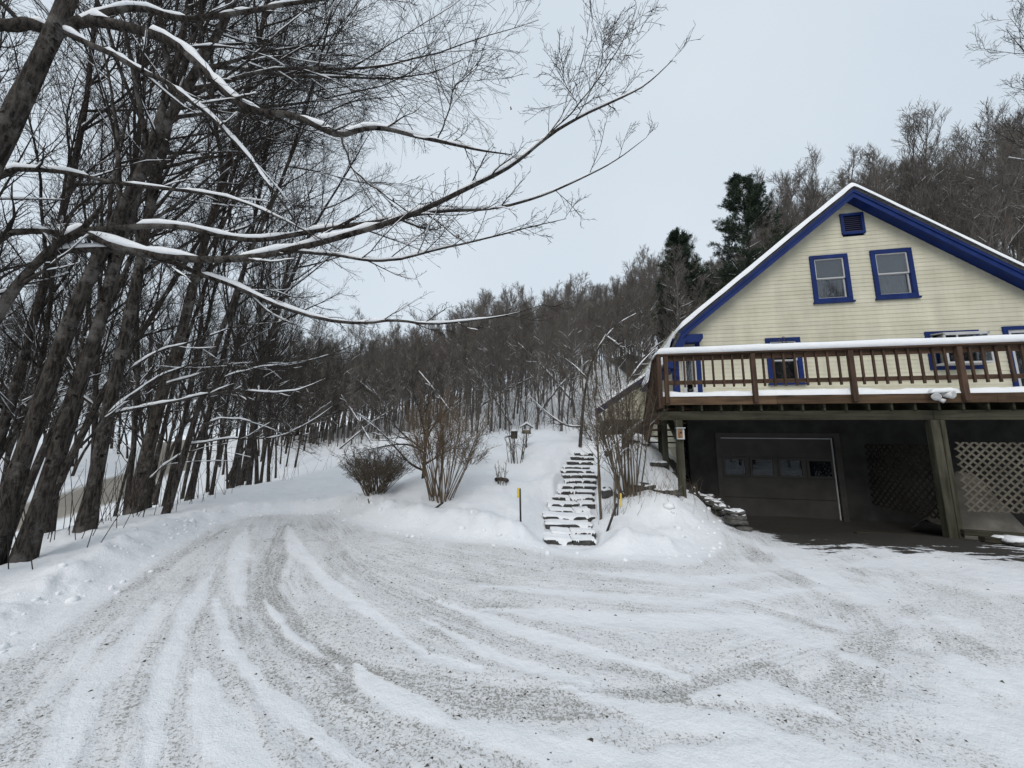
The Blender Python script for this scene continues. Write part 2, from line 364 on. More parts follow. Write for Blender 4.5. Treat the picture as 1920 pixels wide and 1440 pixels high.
# threshold drops as dirt grows: flecks of grit
thr = math_('SUBTRACT', .655, math_('MULTIPLY', d2, .19))
spk = math_('ADD', math_('MULTIPLY', n_fl, .62), math_('MULTIPLY', n_fine, .38))
fl = rng_(spk, math_('SUBTRACT', thr, .035), math_('ADD', thr, .05))
fl = math_('MULTIPLY', fl, rng_(d2, .06, .3))
film = math_('MULTIPLY', d2, math_('ADD', math_('MULTIPLY', n_mid, .55), math_('MULTIPLY', n_mid, .38)))
snowc = mixc(n_big, (.78, .80, .83), (.86, .87, .885))
packed = mixc(film, snowc, (.47, .455, .44))
gritc = mixc(n_grit, (.17, .16, .142), (.46, .44, .405))
col = mixc(math_('MULTIPLY', fl, .92), packed, gritc)
# bare ground under the deck, streaked by the snow blown in
stp = N.new('ShaderNodeMapping'); stp.inputs['Rotation'].default_value = (0, 0, .35); stp.inputs['Scale'].default_value = (.28, 1.4, 1); L.new(geo.outputs['Position'], stp.inputs['Vector'])
st_n = noise(5, 4, .6, stp.outputs['Vector'])
bn = math_('ADD', bare, math_('MULTIPLY', math_('SUBTRACT', st_n, .5), 1.5))
bn = math_('ADD', bn, math_('MULTIPLY', math_('SUBTRACT', n_mid, .5), .7))
bf = math_('MULTIPLY', rng_(bn, .46, .60), rng_(bare, .03, .16))
col = mixc(bf, col, mixc(n_grit, (.018, .0165, .0145), (.07, .064, .056)))
rf = math_('MULTIPLY', road, rng_(math_('ADD', noise(1.1, 4), math_('MULTIPLY', road, .3)), .35, .62))
col = mixc(rf, col, mixc(n_mid, (.20, .175, .14), (.36, .33, .29)))
L.new(col, B.inputs['Base Color'])
B.inputs['Roughness'].default_value = .7; B.inputs['Specular IOR Level'].default_value = .25
h = math_('ADD', math_('MULTIPLY', n_mid, .55), math_('MULTIPLY', n_fine, .22))
h = math_('ADD', h, math_('MULTIPLY', noise(4.2, 4, .6), .7))
h = math_('ADD', h, math_('MULTIPLY', fl, -.30))
h = math_('ADD', h, math_('MULTIPLY', math_('MULTIPLY', math_('ADD', n_str, math_('MULTIPLY', n_str2, .5)), math_('MULTIPLY', dirt, trk)), .8))
bp = N.new('ShaderNodeBump'); bp.inputs['Strength'].default_value = .55; bp.inputs['Distance'].default_value = .075
L.new(h, bp.inputs['Height']); L.new(bp.outputs['Normal'], B.inputs['Normal'])

# ------------------------------------------------------------------ helpers: objects
def mesh_np(name, V, Fq, mats=(), midx=None, smooth=True):
    me = bpy.data.meshes.new(name)
    V = np.asarray(V, np.float32); Fq = np.asarray(Fq, np.int32)
    n = len(Fq); k = Fq.shape[1]
    me.vertices.add(len(V)); me.vertices.foreach_set('co', V.ravel())
    me.loops.add(n * k); me.loops.foreach_set('vertex_index', Fq.ravel())
    me.polygons.add(n); me.polygons.foreach_set('loop_start', np.arange(0, n * k, k, dtype=np.int32))
    for mm in mats: me.materials.append(MATS[mm])
    if midx is not None: me.polygons.foreach_set('material_index', np.asarray(midx, np.int32))
    me.polygons.foreach_set('use_smooth', np.full(n, smooth))
    me.update(calc_edges=True); me.validate()
    return me
def link(name, me, parent=None, loc=None):
    o = bpy.data.objects.new(name, me); COL.objects.link(o)
    if parent is not None: o.parent = parent
    if loc is not None: o.location = loc
    return o
def tag(o, label, cat, group=None, kind=None):
    o['label'] = label
    if cat: o['category'] = cat
    if group: o['group'] = group
    if kind: o['kind'] = kind
    return o
def empty(name, loc=(0, 0, 0), rz=0.0):
    o = bpy.data.objects.new(name, None); COL.objects.link(o); o.location = loc; o.rotation_euler = (0, 0, rz)
    o.empty_display_size = .2
    return o
BOXF = [(0, 3, 2, 1), (4, 5, 6, 7), (0, 1, 5, 4), (1, 2, 6, 5), (2, 3, 7, 6), (3, 0, 4, 7)]
class MB:
    def __init__(s): s.v = []; s.f = []
    def hexa(s, pts):
        b = len(s.v); s.v += [tuple(p) for p in pts]; s.f += [tuple(b + i for i in q) for q in BOXF]; return s
    def box(s, x0, x1, y0, y1, z0, z1):
        return s.hexa([(x0, y0, z0), (x1, y0, z0), (x1, y1, z0), (x0, y1, z0), (x0, y0, z1), (x1, y0, z1), (x1, y1, z1), (x0, y1, z1)])
    def bar(s, a, b, w, h, up=(0, 0, 1)):
        a = Vector(a); b = Vector(b); d = (b - a).normalized(); sd = d.cross(Vector(up)).normalized(); u2 = sd.cross(d).normalized()
        p = []
        for q in (a, b):
            for i, j in ((-1, -1), (1, -1), (1, 1), (-1, 1)): p.append(q + sd * (w / 2 * i) + u2 * (h / 2 * j))
        return s.hexa(p)
    def cyl(s, a, b, r0, r1, n=10):
        a = Vector(a); b = Vector(b); d = (b - a).normalized(); r = d.orthogonal().normalized(); t = d.cross(r)
        base = len(s.v)
        for q, rr in ((a, r0), (b, r1)):
            for i in range(n):
                an = 2 * math.pi * i / n; s.v.append(tuple(q + (r * math.cos(an) + t * math.sin(an)) * rr))
        for i in range(n): s.f.append((base + i, base + (i + 1) % n, base + n + (i + 1) % n, base + n + i))
        s.f.append(tuple(base + n - 1 - i for i in range(n))); s.f.append(tuple(base + n + i for i in range(n)))
        return s
    def build(s, name, m, parent=None, bevel=0.0, smooth=False):
        me = bpy.data.meshes.new(name); me.from_pydata(s.v, [], s.f); me.materials.append(MATS[m])
        if bevel:
            bm = bmesh.new(); bm.from_mesh(me)
            bmesh.ops.bevel(bm, geom=bm.edges[:], offset=bevel, segments=1, affect='EDGES', profile=.5)
            bm.to_mesh(me); bm.free()
        if smooth: me.polygons.foreach_set('use_smooth', np.full(len(me.polygons), True))
        me.update()
        return link(name, me, parent)

# tubes for trunks, branches and twigs (P: N,K,3  R: N,K)
def tubes(P, R, n, flat=1.0):
    Nn, K, _ = P.shape
    T = np.gradient(P, axis=1); T /= np.linalg.norm(T, axis=2, keepdims=True) + 1e-9
    ov = P[:, -1] - P[:, 0]; ov /= np.linalg.norm(ov, axis=1, keepdims=True) + 1e-9
    ref = np.where(np.abs(ov[:, 2:3]) > .85, np.array([[1., 0, 0]]), np.array([[0, 0, 1.]]))[:, None, :]
    a = np.cross(T, np.broadcast_to(ref, T.shape)); a /= np.linalg.norm(a, axis=2, keepdims=True) + 1e-9
    b = np.cross(a, T)
    an = np.arange(n) * 2 * np.pi / n
    ring = P[:, :, None, :] + R[:, :, None, None] * (np.cos(an)[None, None, :, None] * a[:, :, None, :] + flat * np.sin(an)[None, None, :, None] * b[:, :, None, :])
    V = ring.reshape(-1, 3)
    i = np.arange(Nn)[:, None, None] * K * n; k = np.arange(K - 1)[None, :, None] * n; j = np.arange(n)[None, None, :]; j2 = (j + 1) % n
    Fq = np.stack([i + k + j, i + k + j2, i + k + n + j2, i + k + n + j], -1).reshape(-1, 4)
    return V, Fq
def merge(parts):
    V = []; Fq = []; mi = []; b = 0
    for v, f, m in parts:
        V.append(v); Fq.append(f + b); mi.append(np.full(len(f), m)); b += len(v)
    return np.concatenate(V), np.concatenate(Fq), np.concatenate(mi)
def spawn(P, R, per, tr, ang, lf, K, rng, wig=.12, up=.05, bias=(0, 0, 0), rf=.62, r1=.003, lmin=.05, tpow=.5, absl=None):
    Nn, Kp, _ = P.shape
    M_ = Nn * per
    idx = np.repeat(np.arange(Nn), per)
    t = tr[0] + (tr[1] - tr[0]) * ((np.tile(np.arange(per), Nn) + rng.random(M_)) / per)
    x = t * (Kp - 1); i0 = np.clip(x.astype(int), 0, Kp - 2); fr = (x - i0)[:, None]
    A = P[idx, i0]; B_ = P[idx, i0 + 1]; pos = A * (1 - fr) + B_ * fr
    T = B_ - A; T /= np.linalg.norm(T, axis=1, keepdims=True) + 1e-9
    r_par = R[idx, i0] * (1 - fr[:, 0]) + R[idx, i0 + 1] * fr[:, 0]
    rv = rng.normal(size=(M_, 3)); s = np.cross(T, rv); s /= np.linalg.norm(s, axis=1, keepdims=True) + 1e-9
    th = np.radians(rng.normal(ang[0], ang[1], M_))[:, None]
    d = np.cos(th) * T + np.sin(th) * s + np.array(bias)
    d /= np.linalg.norm(d, axis=1, keepdims=True)
    Lp = np.linalg.norm(np.diff(P, axis=1), axis=2).sum(1)[idx]
    if absl is not None: Ln = rng.uniform(absl[0], absl[1], M_) * (1.12 - .75 * t ** 1.5)
    else: Ln = Lp * lf * rng.uniform(.55, 1.2, M_) * (1.15 - .65 * t)
    Ln = np.maximum(Ln, lmin)
    st = (Ln / (K - 1))[:, None]
    out = [pos]
    for k in range(K - 1):
        d = d + rng.normal(size=(M_, 3)) * wig; d[:, 2] += up
        d /= np.linalg.norm(d, axis=1, keepdims=True)
        out.append(out[-1] + d * st)
    Pn = np.stack(out, 1)
    r0 = np.maximum(np.minimum(r_par * rf, .03 * Ln + .003), r1 * 1.15)
    tt = np.linspace(0, 1, K)[None, :]
    Rn = r0[:, None] * (1 - tt ** .8) + r1 * tt ** .8
    return Pn, Rn
def snow_on(P, R, rng, rmin=.012, n=6, amount=1.0, smax=.05, hmin=.35, lo=.30, rfade=None):
    keep = R.mean(1) > rmin
    P = P[keep]; R = R[keep]
    if len(P) == 0: return None
    T = np.gradient(P, axis=1); T /= np.linalg.norm(T, axis=2, keepdims=True) + 1e-9
    hz = np.sqrt(np.clip(1 - T[:, :, 2] ** 2, 0, 1))
    k = P.shape[1]
    ph = rng.random((len(P), 1)) * 100; arc = np.linalg.norm(np.diff(P, axis=1, prepend=P[:, :1]), axis=2).cumsum(1)
    ns = .5 + .30 * np.sin(arc * 2.3 + ph) + .2 * np.sin(arc * 6.1 + ph * 1.7) + rng.normal(size=R.shape) * .06
    mk = sstep(lo, lo + .3, ns) * sstep(hmin, hmin + .35, hz)
    if rfade: mk = mk * (.12 + .88 * sstep(rfade[0], rfade[1], R)) * sstep(rfade[0] * .5, rfade[0], R)
    mk = mk * (.84 + .12 * np.sin(arc * 9.7 + ph * 3) + .10 * np.sin(arc * 21 + ph * 5) + .16 * (rng.random(R.shape) - .5))
    s = np.clip(R * .95 + .009, .006, smax) * mk * amount
    c = P.copy(); c[:, :, 2] += R * .55 + s * .6
    c[:, :, 2] -= np.where(s < .003, R * .9, 0)
    s = np.maximum(s, .0005)
    return tubes(c, s, n)
def tree_object(name, label, group, base, parts, cat='tree'):
    """parts: dict name -> (list of (V,F), material); vertices in world coordinates"""
    root = empty(name, base)
    tag(root, label, cat, group)
    b = np.array(base, float)
    for pn, (lst, m_) in parts.items():
        lst = [q for q in lst if q is not None and len(q[1])]
        if not lst: continue
        V, Fq, _ = merge([(v, f, 0) for v, f in lst])
        po = link(pn, mesh_np(pn, V - b, Fq, (m_,)), root)
        if pn in ('snow', 'twigs'): po['kind'] = 'stuff'
    return root
#PART2

# ================================================================== the ground
na = 520
ang = np.concatenate([np.linspace(-math.pi, math.radians(-66), 60, endpoint=False), np.linspace(math.radians(-66), math.radians(66), na), np.linspace(math.radians(66), math.pi, 61)[1:-1]])
rad = np.concatenate([[0.0], np.geomspace(.5, 260, 440)])
A_, R_ = np.meshgrid(ang, rad)
gx = (R_ * np.sin(A_)).ravel(); gy = (R_ * np.cos(A_)).ravel()
gzv = ground(gx, gy)
sd = sdpoly(gx, gy, DRIVE); sr = sdpoly(gx, gy, ROAD)
hu, ho = house_uv(gx, gy)
px = lambda pts: [gp(*p)[:2] for p in pts]
base_dirt = .26 + .34 * fbm(gx * .55, gy * .55, 40, 3)
dirt = base_dirt * sstep(.05, -.35, sd)
# worn wheel swaths (darker) and cleaner ribs of packed snow left between them
SWATH = [([(540, 985), (505, 1060), (500, 1110), (560, 1200), (680, 1262), (880, 1305), (1060, 1318), (1300, 1305), (1450, 1260)], .20, .62),
         ([(600, 985), (640, 1040), (720, 1100), (900, 1165), (1100, 1230), (1280, 1275), (1420, 1290)], .14, .5),
         ([(470, 985), (400, 1080), (350, 1180), (335, 1300), (330, 1460)], .16, .42),
         ([(460, 1050), (450, 1150), (500, 1260), (600, 1360), (740, 1460)], .15, .45),
         ([(380, 1000), (200, 1150), (90, 1270), (20, 1420)], .20, .40),
         ([(560, 1200), (640, 1300), (780, 1380), (980, 1450)], .15, .5),
         ([(700, 1040), (900, 1090), (1150, 1112), (1400, 1130), (1600, 1190), (1800, 1240)], .12, .42),
         ([(1380, 1000), (1440, 1060), (1560, 1110), (1640, 1180), (1600, 1280), (1480, 1330)], .22, .5),
         ([(1500, 1010), (1620, 1090), (1800, 1200), (1900, 1330)], .25, .45),
         ([(1150, 1390), (1300, 1360), (1500, 1330), (1700, 1390)], .15, .4),
         ([(240, 1110), (330, 1050), (420, 995)], .10, .55)]
RIB = [([(405, 1060), (350, 1150), (318, 1230), (296, 1320), (270, 1480)], .06, .85), ([(372, 1255), (402, 1340), (440, 1400), (500, 1500)], .075, .95), ([(405, 1120), (432, 1210), (490, 1280), (580, 1358), (740, 1480)], .042, .85),
       ([(462, 990), (446, 1040), (444, 1080), (452, 1130)], .09, .75), ([(495, 1120), (545, 1185), (640, 1245)], .035, .8), ([(660, 1232), (700, 1275), (745, 1305), (860, 1352)], .06, .95), ([(560, 1020), (610, 1090), (720, 1165), (800, 1228), (900, 1250)], .06, .85),
       ([(790, 1160), (950, 1235), (1120, 1285)], .05, .8), ([(820, 1125), (1000, 1188), (1290, 1268)], .06, .85), ([(820, 1340), (1000, 1388), (1120, 1408), (1340, 1450)], .065, .9), ([(1050, 1285), (1250, 1340), (1400, 1355), (1540, 1400)], .085, .75),
       ([(900, 1140), (1200, 1165), (1460, 1158)], .11, .75), ([(540, 985), (552, 1030), (600, 1080)], .08, .7), ([(1300, 1305), (1450, 1290), (1580, 1345)], .08, .7), ([(1570, 1215), (1660, 1255)], .09, .6), ([(1700, 1165), (1830, 1165)], .16, .5),
       ([(1780, 1220), (1890, 1300)], .11, .6), ([(300, 1130), (250, 1200), (150, 1310), (90, 1480)], .10, .65), ([(1220, 1410), (1400, 1430), (1600, 1420)], .09, .7), ([(900, 1100), (1300, 1128), (1540, 1100)], .09, .6), ([(1600, 1060), (1780, 1055), (1920, 1075)], .20, .8), ([(200, 1180), (90, 1300), (-40, 1420)], .06, .5), ([(1100, 1075), (1300, 1090), (1450, 1075)], .10, .6)]
wob = (fbm(gx * 2.2, gy * 2.2, 77, 3) - .5)
wob2 = (fbm(gx * 9, gy * 9, 78, 2) - .5)
nearm = (np.hypot(gx, gy) < 16)
ii = np.where(nearm)[0]
rut = np.zeros_like(gx)
for pts, w, s in SWATH:
    d = polydist(gx[ii], gy[ii], px(pts)) + wob[ii] * .14
    k = sstep(w * 1.25, w * .55, d)
    dirt[ii] = np.maximum(dirt[ii], k * (s + .25 * (wob[ii] + .5)) * sstep(.05, -.25, sd[ii]))
    rut[ii] = np.maximum(rut[ii], k)
for pts, w, s in RIB:
    d, tq = polydist_t(gx[ii], gy[ii], px(pts)); d = d + wob[ii] * .07 + wob2[ii] * .05
    ww = w * (.18 + 1.05 * np.sin(np.pi * np.clip(tq, .02, .98)) ** .7)
    k = sstep(ww * 1.55, ww * .45, d) * .9
    dirt[ii] *= 1 - s * k
    rut[ii] *= 1 - k
patch = sstep(.60, .68, fbm(gx * .8 + 5, gy * .8, 91, 3)) * sstep(2.5, 4, gx + .4 * gy)
dirt *= 1 - .45 * patch
dirt = np.clip(dirt, 0, 1)
# coordinates that run along the wheel tracks
acr = np.zeros_like(gx); tl = np.zeros_like(gx); bd = np.full_like(gx, 1e9); bd2 = np.full_like(gx, 1e9); endw = np.ones_like(gx)
for q, (pp, w, s_) in enumerate(SWATH):
    pw = px(pp); pw = resample([(p[0], p[1], 0) for p in pw], 40, 3)[:, :2]
    ext0 = pw[0] + (pw[0] - pw[2]) * 6; ext1 = pw[-1] + (pw[-1] - pw[-3]) * 6; pw = np.vstack([[ext0], pw, [ext1]])
    seg = np.hypot(*np.diff(pw, axis=0).T); tot = seg.sum()
    dd, tq = polydist_t(gx[ii], gy[ii], [tuple(p) for p in pw]); mk = dd < bd[ii]
    acr[ii] = np.where(mk, dd + q * 7.7, acr[ii]); tl[ii] = np.where(mk, tq * tot + q * 31, tl[ii]); bd2[ii] = np.where(mk, bd[ii], np.minimum(bd2[ii], dd)); bd[ii] = np.where(mk, dd, bd[ii]); endw[ii] = np.where(mk, sstep(0, .06, tq) * sstep(1, .94, tq), endw[ii])
trk = sstep(.02, .22, bd2 - bd) * sstep(1.3, .5, bd) * endw
bare = sstep(3.5, 2.1, ho + .7 * wob) * sstep(-2.6, -1.7, hu) * (ho > -2)
bare = np.maximum(bare,   .86 * sstep(4.9, 2.9, ho + .7 * wob) * sstep(-2.4, -1.4, hu) * sstep(2.8, 1.2, hu))
slope_bare = sstep(-3.35, -2.9, hu + .25 * wob) * sstep(2.2, 1.5, ho + .5 * wob) * (ho > -.5) * (hu < -1)
bare = np.maximum(bare, slope_bare)
bare *= (hu < 8) & (ho < 6)
roadf = sstep(.6, -.3, sr)
onD = sd < 0
gzv = gzv + np.where(onD & nearm, -.012 * rut + .020 * (fbm(gx * 4, gy * 4, 55, 3) - .5) + .02 * (fbm(gx * 1.2, gy * 1.2, 56, 2) - .5), 0)
gzv = gzv - roadf * .03
V = np.stack([gx, gy, gzv], 1)
na_, nr_ = len(ang), len(rad)
i = np.arange(nr_ - 1)[:, None]; j = np.arange(na_)[None, :]; j2 = (j + 1) % na_
Q = np.stack([i * na_ + j, (i + 1) * na_ + j, (i + 1) * na_ + j2, i * na_ + j2], -1).reshape(-1, 4)
Q = Q[:, ::-1]
sdm = sd[Q].mean(1); srm = sr[Q].mean(1)
def ground_part(name, mask):
    q = Q[mask]; u, inv = np.unique(q, return_inverse=True)
    me = mesh_np(name, V[u], inv.reshape(-1, 4), ('ground_snow',))
    for an_, arr in (('dirt', dirt), ('bare', bare), ('road', roadf), ('across', acr), ('along', tl), ('track', trk)):
        at_ = me.attributes.new(an_, 'FLOAT', 'POINT'); at_.data.foreach_set('value', arr[u].astype(np.float32))
    o = link(name, me); o['kind'] = 'structure'
    return o
tag(ground_part('driveway', sdm < 0), 'packed snowy driveway with wheel tracks and grit showing through', None, kind='structure')
tag(ground_part('road', (srm < 0) & (sdm >= 0)), 'sanded public road beyond the roadside trees', None, kind='structure')
tag(ground_part('snow_ground', (sdm >= 0) & (srm >= 0)), 'snow covered ground, garden bank and wooded hillside', None, kind='structure')
GV = V

# ================================================================== the house
HROOT = empty('house', (OX, OY, 0), -YAW)
tag(HROOT, 'pale yellow clapboard house with blue trim and snow on its gable roof', 'house')
# local axes: x along the front, y away from the camera, z up
AP, AZ, SL = 2.07, 8.54, .822           # gable apex on the wall and roof slope
WL, WR, ZD = -2.70, 6.85, 2.77
def roof_z(u): return AZ - SL * abs(u - AP)
OPEN = {}                                 # openings: (u0,u1,z0,z1)
WIN = [('upper', 1.004, 1.924, 5.61, 6.98), ('upper', 2.462, 3.407, 5.62, 7.0), ('lower', -.307, .546, 3.365, 4.648), ('bay', 3.40, 4.53, 3.635, 4.65), ('door', 5.02, 6.65, 2.80, 4.70), ('slim', -2.46, -2.20, 2.95, 4.45)]
TRIM = .105
openings = [(u0 + TRIM * .6, u1 - TRIM * .6, z0 + TRIM * .6, z1 - TRIM * .6) for k, u0, u1, z0, z1 in WIN]
openings.append((1.90, 2.42, 7.57, 8.15))
EXP = .1145
zc = ZD + .02; nb = 0
wall_part = MB()
while zc < AZ - .05:
    z0 = zc; z1 = min(zc + EXP, AZ - .01)
    def span(z):
        h = (AZ - z) / SL
        return max(WL, AP - h), min(WR, AP + h)
    l0, r0 = span(z0); l1, r1 = span(z1)
    segs = [(l0, r0, l1, r1)]
    for (a, b, c, d) in openings:
        if c < z1 - .02 and d > z0 + .02:
            ns = []
            for (sl0, sr0, sl1, sr1) in segs:
                if b <= sl0 or a >= sr0: ns.append((sl0, sr0, sl1, sr1)); continue
                if a > sl0 + .03: ns.append((sl0, a, min(sl1, a - .005), a))
                if b < sr0 - .03: ns.append((b, sr0, b, max(sr1, b + .005)))
            segs = ns
    for (sl0, sr0, sl1, sr1) in segs:
        # long boards are butted at random joints
        cuts = [sl0]; 
        if sr0 - sl0 > 4.2: cuts.append(sl0 + random.uniform(.35, .65) * (sr0 - sl0))
        cuts.append(sr0)
        for q in range(len(cuts) - 1):
            a0 = cuts[q] + (0 if q == 0 else .0015); b0 = cuts[q + 1]
            a1 = sl1 if q == 0 else a0; b1 = sr1 if q == len(cuts) - 2 else b0
            t = .020 + random.uniform(-.0015, .0015)
            MB().hexa([(a0, -t, z0), (b0, -t, z0), (b0, .02, z0), (a0, .02, z0), (a1, -.010, z1 + .006), (b1, -.010, z1 + .006), (b1, .02, z1 + .006), (a1, .02, z1 + .006)]).build('siding_board', 'siding', HROOT)
    zc += EXP
# main body behind the boards: side walls, back wall
MB().box(WL - .0, WL + .12, .03, 9, .2, 5.0).box(WR - .12, WR, .03, 9, -.3, 5.0).box(WL + .121, WR - .121, 8.88, 9, -.3, 5.0).build('wall', 'siding', HROOT)
for i in range(22):                       # clapboards of the side wall
    z0 = 1.6 + i * EXP
    MB().hexa([(WL - .026, .03, z0), (WL + .01, .03, z0), (WL + .01, 9, z0), (WL - .026, 9, z0), (WL - .01, .03, z0 + EXP + .005), (WL + .01, .03, z0 + EXP + .005), (WL + .01, 9, z0 + EXP + .005), (WL - .01, 9, z0 + EXP + .005)]).build('siding_board', 'siding', HROOT)
# basement front around the garage door
GL, GR, GT, GB = -1.64, 1.07, 1.90, -.24
MB().box(-2.46, GL - .13, 0.0, .2, -.4, 2.70).box(GR + .13, WR, 0.0, .2, -.4, 2.70).box(GL - .129, GR + .129, .003, .2, GT + .12, 2.697).build('basement_wall', 'concrete', HROOT)
MB().box(GL - .13, GL, -.03, .1, -.35, GT + .12).box(GR, GR + .13, -.03, .1, -.35, GT + .12).box(GL + .001, GR - .001, -.028, .1, GT, GT + .118).build('door_surround', 'door_paint', HROOT)
gd = MB().box(GL, GR, .07, .10, GB, GT).build('garage_door', 'door_paint', HROOT)
hs = (GT - GB) / 4
for r in range(4):
    z0 = GB + r * hs
    if r == 2:
        w = (GR - GL) / 4
        for c in range(4):
            u0 = GL + c * w
            MB().box(u0 + .03, u0 + w - .03, .05, .069, z0 + .012, z0 + .07).box(u0 + .03, u0 + w - .03, .05, .069, z0 + hs - .07, z0 + hs - .012).box(u0 + .03, u0 + .09, .05, .069, z0 + .0701, z0 + hs - .0701).box(u0 + w - .09, u0 + w - .03, .05, .069, z0 + .0701, z0 + hs - .0701).build('door_panel', 'door_paint', gd)
            MB().box(u0 + .09, u0 + w - .09, .062, .068, z0 + .07, z0 + hs - .07).build('pane', 'dusty_glass', gd)
            MB().box(u0 + .09, u0 + w - .09, .0685, .0695, z0 + .07, z0 + hs - .07).build('pane_backing', 'dark_room', gd)
    else:
        MB().box(GL + .01, GR - .01, .05, .069, z0 + .006, z0 + hs - .006).build('door_panel', 'door_paint', gd, bevel=.008)
MB().box(GR - .045, GR - .02, .022, .049, GB, GT - .01).build('weather_strip', 'white_frame', gd)
MB().box(GL + .02, GR - .05, .022, .049, GT - .035, GT - .012).build('weather_strip', 'white_frame', gd)

def frame(mb, u0, u1, z0, z1, w, y0, y1):
    mb.box(u0, u1, y0, y1, z1 - w, z1).box(u0, u1, y0, y1, z0, z0 + w).box(u0, u0 + w, y0, y1, z0 + w + .0004, z1 - w - .0004).box(u1 - w, u1, y0, y1, z0 + w + .0004, z1 - w - .0004)
    return mb
def room(par, u0, u1, z0, z1, dep=.45):
    mb = MB()
    mb.box(u0 - .02, u1 + .02, dep, dep + .02, z0 - .02, z1 + .02).box(u0 - .02, u0, .012, dep - .001, z0, z1).box(u1, u1 + .02, .012, dep - .001, z0, z1).box(u0, u1, .012, dep - .001, z0 - .02, z0 - .001).box(u0, u1, .012, dep - .001, z1 + .001, z1 + .02)
    mb.build('room', 'dark_room', par)
def drape(par, u0, u1, z0, z1, y, m_, seed=0, amp=.02):
    n = 30; v = []; f = []
    for i in range(n + 1):
        u = u0 + (u1 - u0) * i / n; yy = y + amp * math.sin(i * 1.3 + seed) + amp * .5 * math.sin(i * .6 + seed * 2)
        v += [(u, yy, z0), (u + .01 * math.sin(i + seed), yy * .96, z1)]
    for i in range(n): f.append((2 * i, 2 * i + 2, 2 * i + 3, 2 * i + 1))
    me = bpy.data.meshes.new('curtain'); me.from_pydata(v, [], f); me.materials.append(MATS[m_]); link('curtain', me, par)
def double_hung(u0, u1, z0, z1, curtains, name='window'):
    tr = frame(MB(), u0, u1, z0, z1, TRIM, -.062, .012).build(name, 'blue_paint', HROOT, bevel=.004)
    MB().box(u0 - .03, u1 + .03, -.09, -.03, z0 - .045, z0 - .001).build('sill', 'blue_paint', tr)
    a, b, c, d = u0 + TRIM, u1 - TRIM, z0 + TRIM, z1 - TRIM
    zm = (c + d) / 2
    frame(MB(), a + .0005, b - .0005, zm - .010, d - .0005, .030, -.030, .010).build('upper_sash', 'white_frame', tr)
    frame(MB(), a + .0005, b - .0005, c + .0005, zm + .012, .034, .0115, .05).build('lower_sash', 'white_frame', tr)
    MB().box(a + .04, b - .04, -.012, -.008, zm, d - .04).build('pane', 'glass', tr)
    MB().box(a + .045, b - .045, .028, .032, c + .045, zm).build('pane', 'glass', tr)
    room(tr, a, b, c, d)
    if curtains:
        drape(tr, a + .02, a + (b - a) * .62, c, zm + .03, .14, 'curtain', 1)
        drape(tr, a + (b - a) * .55, b - .02, c, zm + .02, .19, 'curtain', 3)
        MB().box(a + .01, b - .01, .12, .13, zm + .04, d - .02).build('blind', 'blind', tr)
    return tr
double_hung(*WIN[0][1:], True); double_hung(*WIN[1][1:], True); double_hung(*WIN[2][1:], False)
# garden window that juts out of the wall
_, u0, u1, z0, z1 = WIN[3]
bay = frame(MB(), u0, u1, z0, z1, .09, -.05, .012).build('window', 'blue_paint', HROOT)
a, b, c, d, dp = u0 + .10, u1 - .10, z0 + .10, z1 - .10, -.40
fr = MB()
for uu in (a, b - .04): fr.box(uu, uu + .04, dp, dp + .04, c + .0405, d - .0405).box(uu, uu + .04, -.06, -.02, c + .0405, d - .0405)
fr.box(a, b, dp, -.02, c, c + .04).box(a, b, dp, dp + .04, d - .10, d - .0602)
fr.hexa([(a, dp, d - .06), (b, dp, d - .06), (b, -.02, d - .002), (a, -.02, d - .002), (a, dp, d - .03), (b, dp, d - .03), (b, -.02, d + .03), (a, -.02, d + .03)])
fr.box((a + b) / 2 - .2, (a + b) / 2 - .17, dp + .002, dp + .038, c + .0405, d - .1005)
fr.build('bay_frame', 'white_frame', bay)
MB().box(a + .04, b - .04, dp + .015, dp + .02, c + .04, d - .09).build('pane', 'glass', bay)
MB().box(a + .015, a + .02, dp + .04, -.06, c + .04, d - .08).build('pane', 'glass', bay)
MB().box(b - .02, b - .015, dp + .04, -.06, c + .04, d - .08).build('pane', 'glass', bay)
room(bay, a, b, c, d, .6)
# sliding door at the right
_, u0, u1, z0, z1 = WIN[4]
sl = frame(MB(), u0, u1, z0, z1, .09, -.06, .012).build('sliding_door', 'blue_paint', HROOT)
frame(MB(), u0 + .091, u1 - .091, z0 + .091, z1 - .091, .075, -.03, .01).build('door_frame', 'white_frame', sl)
MB().box((u0 + u1) / 2 - .04, (u0 + u1) / 2 + .04, -.028, .009, z0 + .167, z1 - .167).build('mullion', 'white_frame', sl)
MB().box(u0 + .16, u1 - .16, -.012, -.008, z0 + .16, z1 - .16).build('pane', 'glass', sl)
room(sl, u0 + .09, u1 - .09, z0 + .09, z1 - .09, .7)
# slim side light beside the corner, white frame with blue boards either side
_, u0, u1, z0, z1 = WIN[5]
sw = frame(MB(), u0 - .06, u1 + .06, z0 - .05, z1 + .05, .10, -.045, .012).build('window', 'white_frame', HROOT)
MB().box(u0 + .03, u1 - .03, -.02, -.015, z0 + .04, z1 - .04).build('pane', 'glass', sw)
room(sw, u0, u1, z0, z1)
MB().box(-2.13, -2.01, -.05, .012, ZD, 4.60).build('trim_board', 'blue_paint', HROOT)
MB().box(WL - .06, WL + .10, -.055, .012, ZD, 4.75).box(WL - .06, WL - .027, .013, .14, 1.6, 4.75).build('corner_board', 'blue_paint', HROOT)
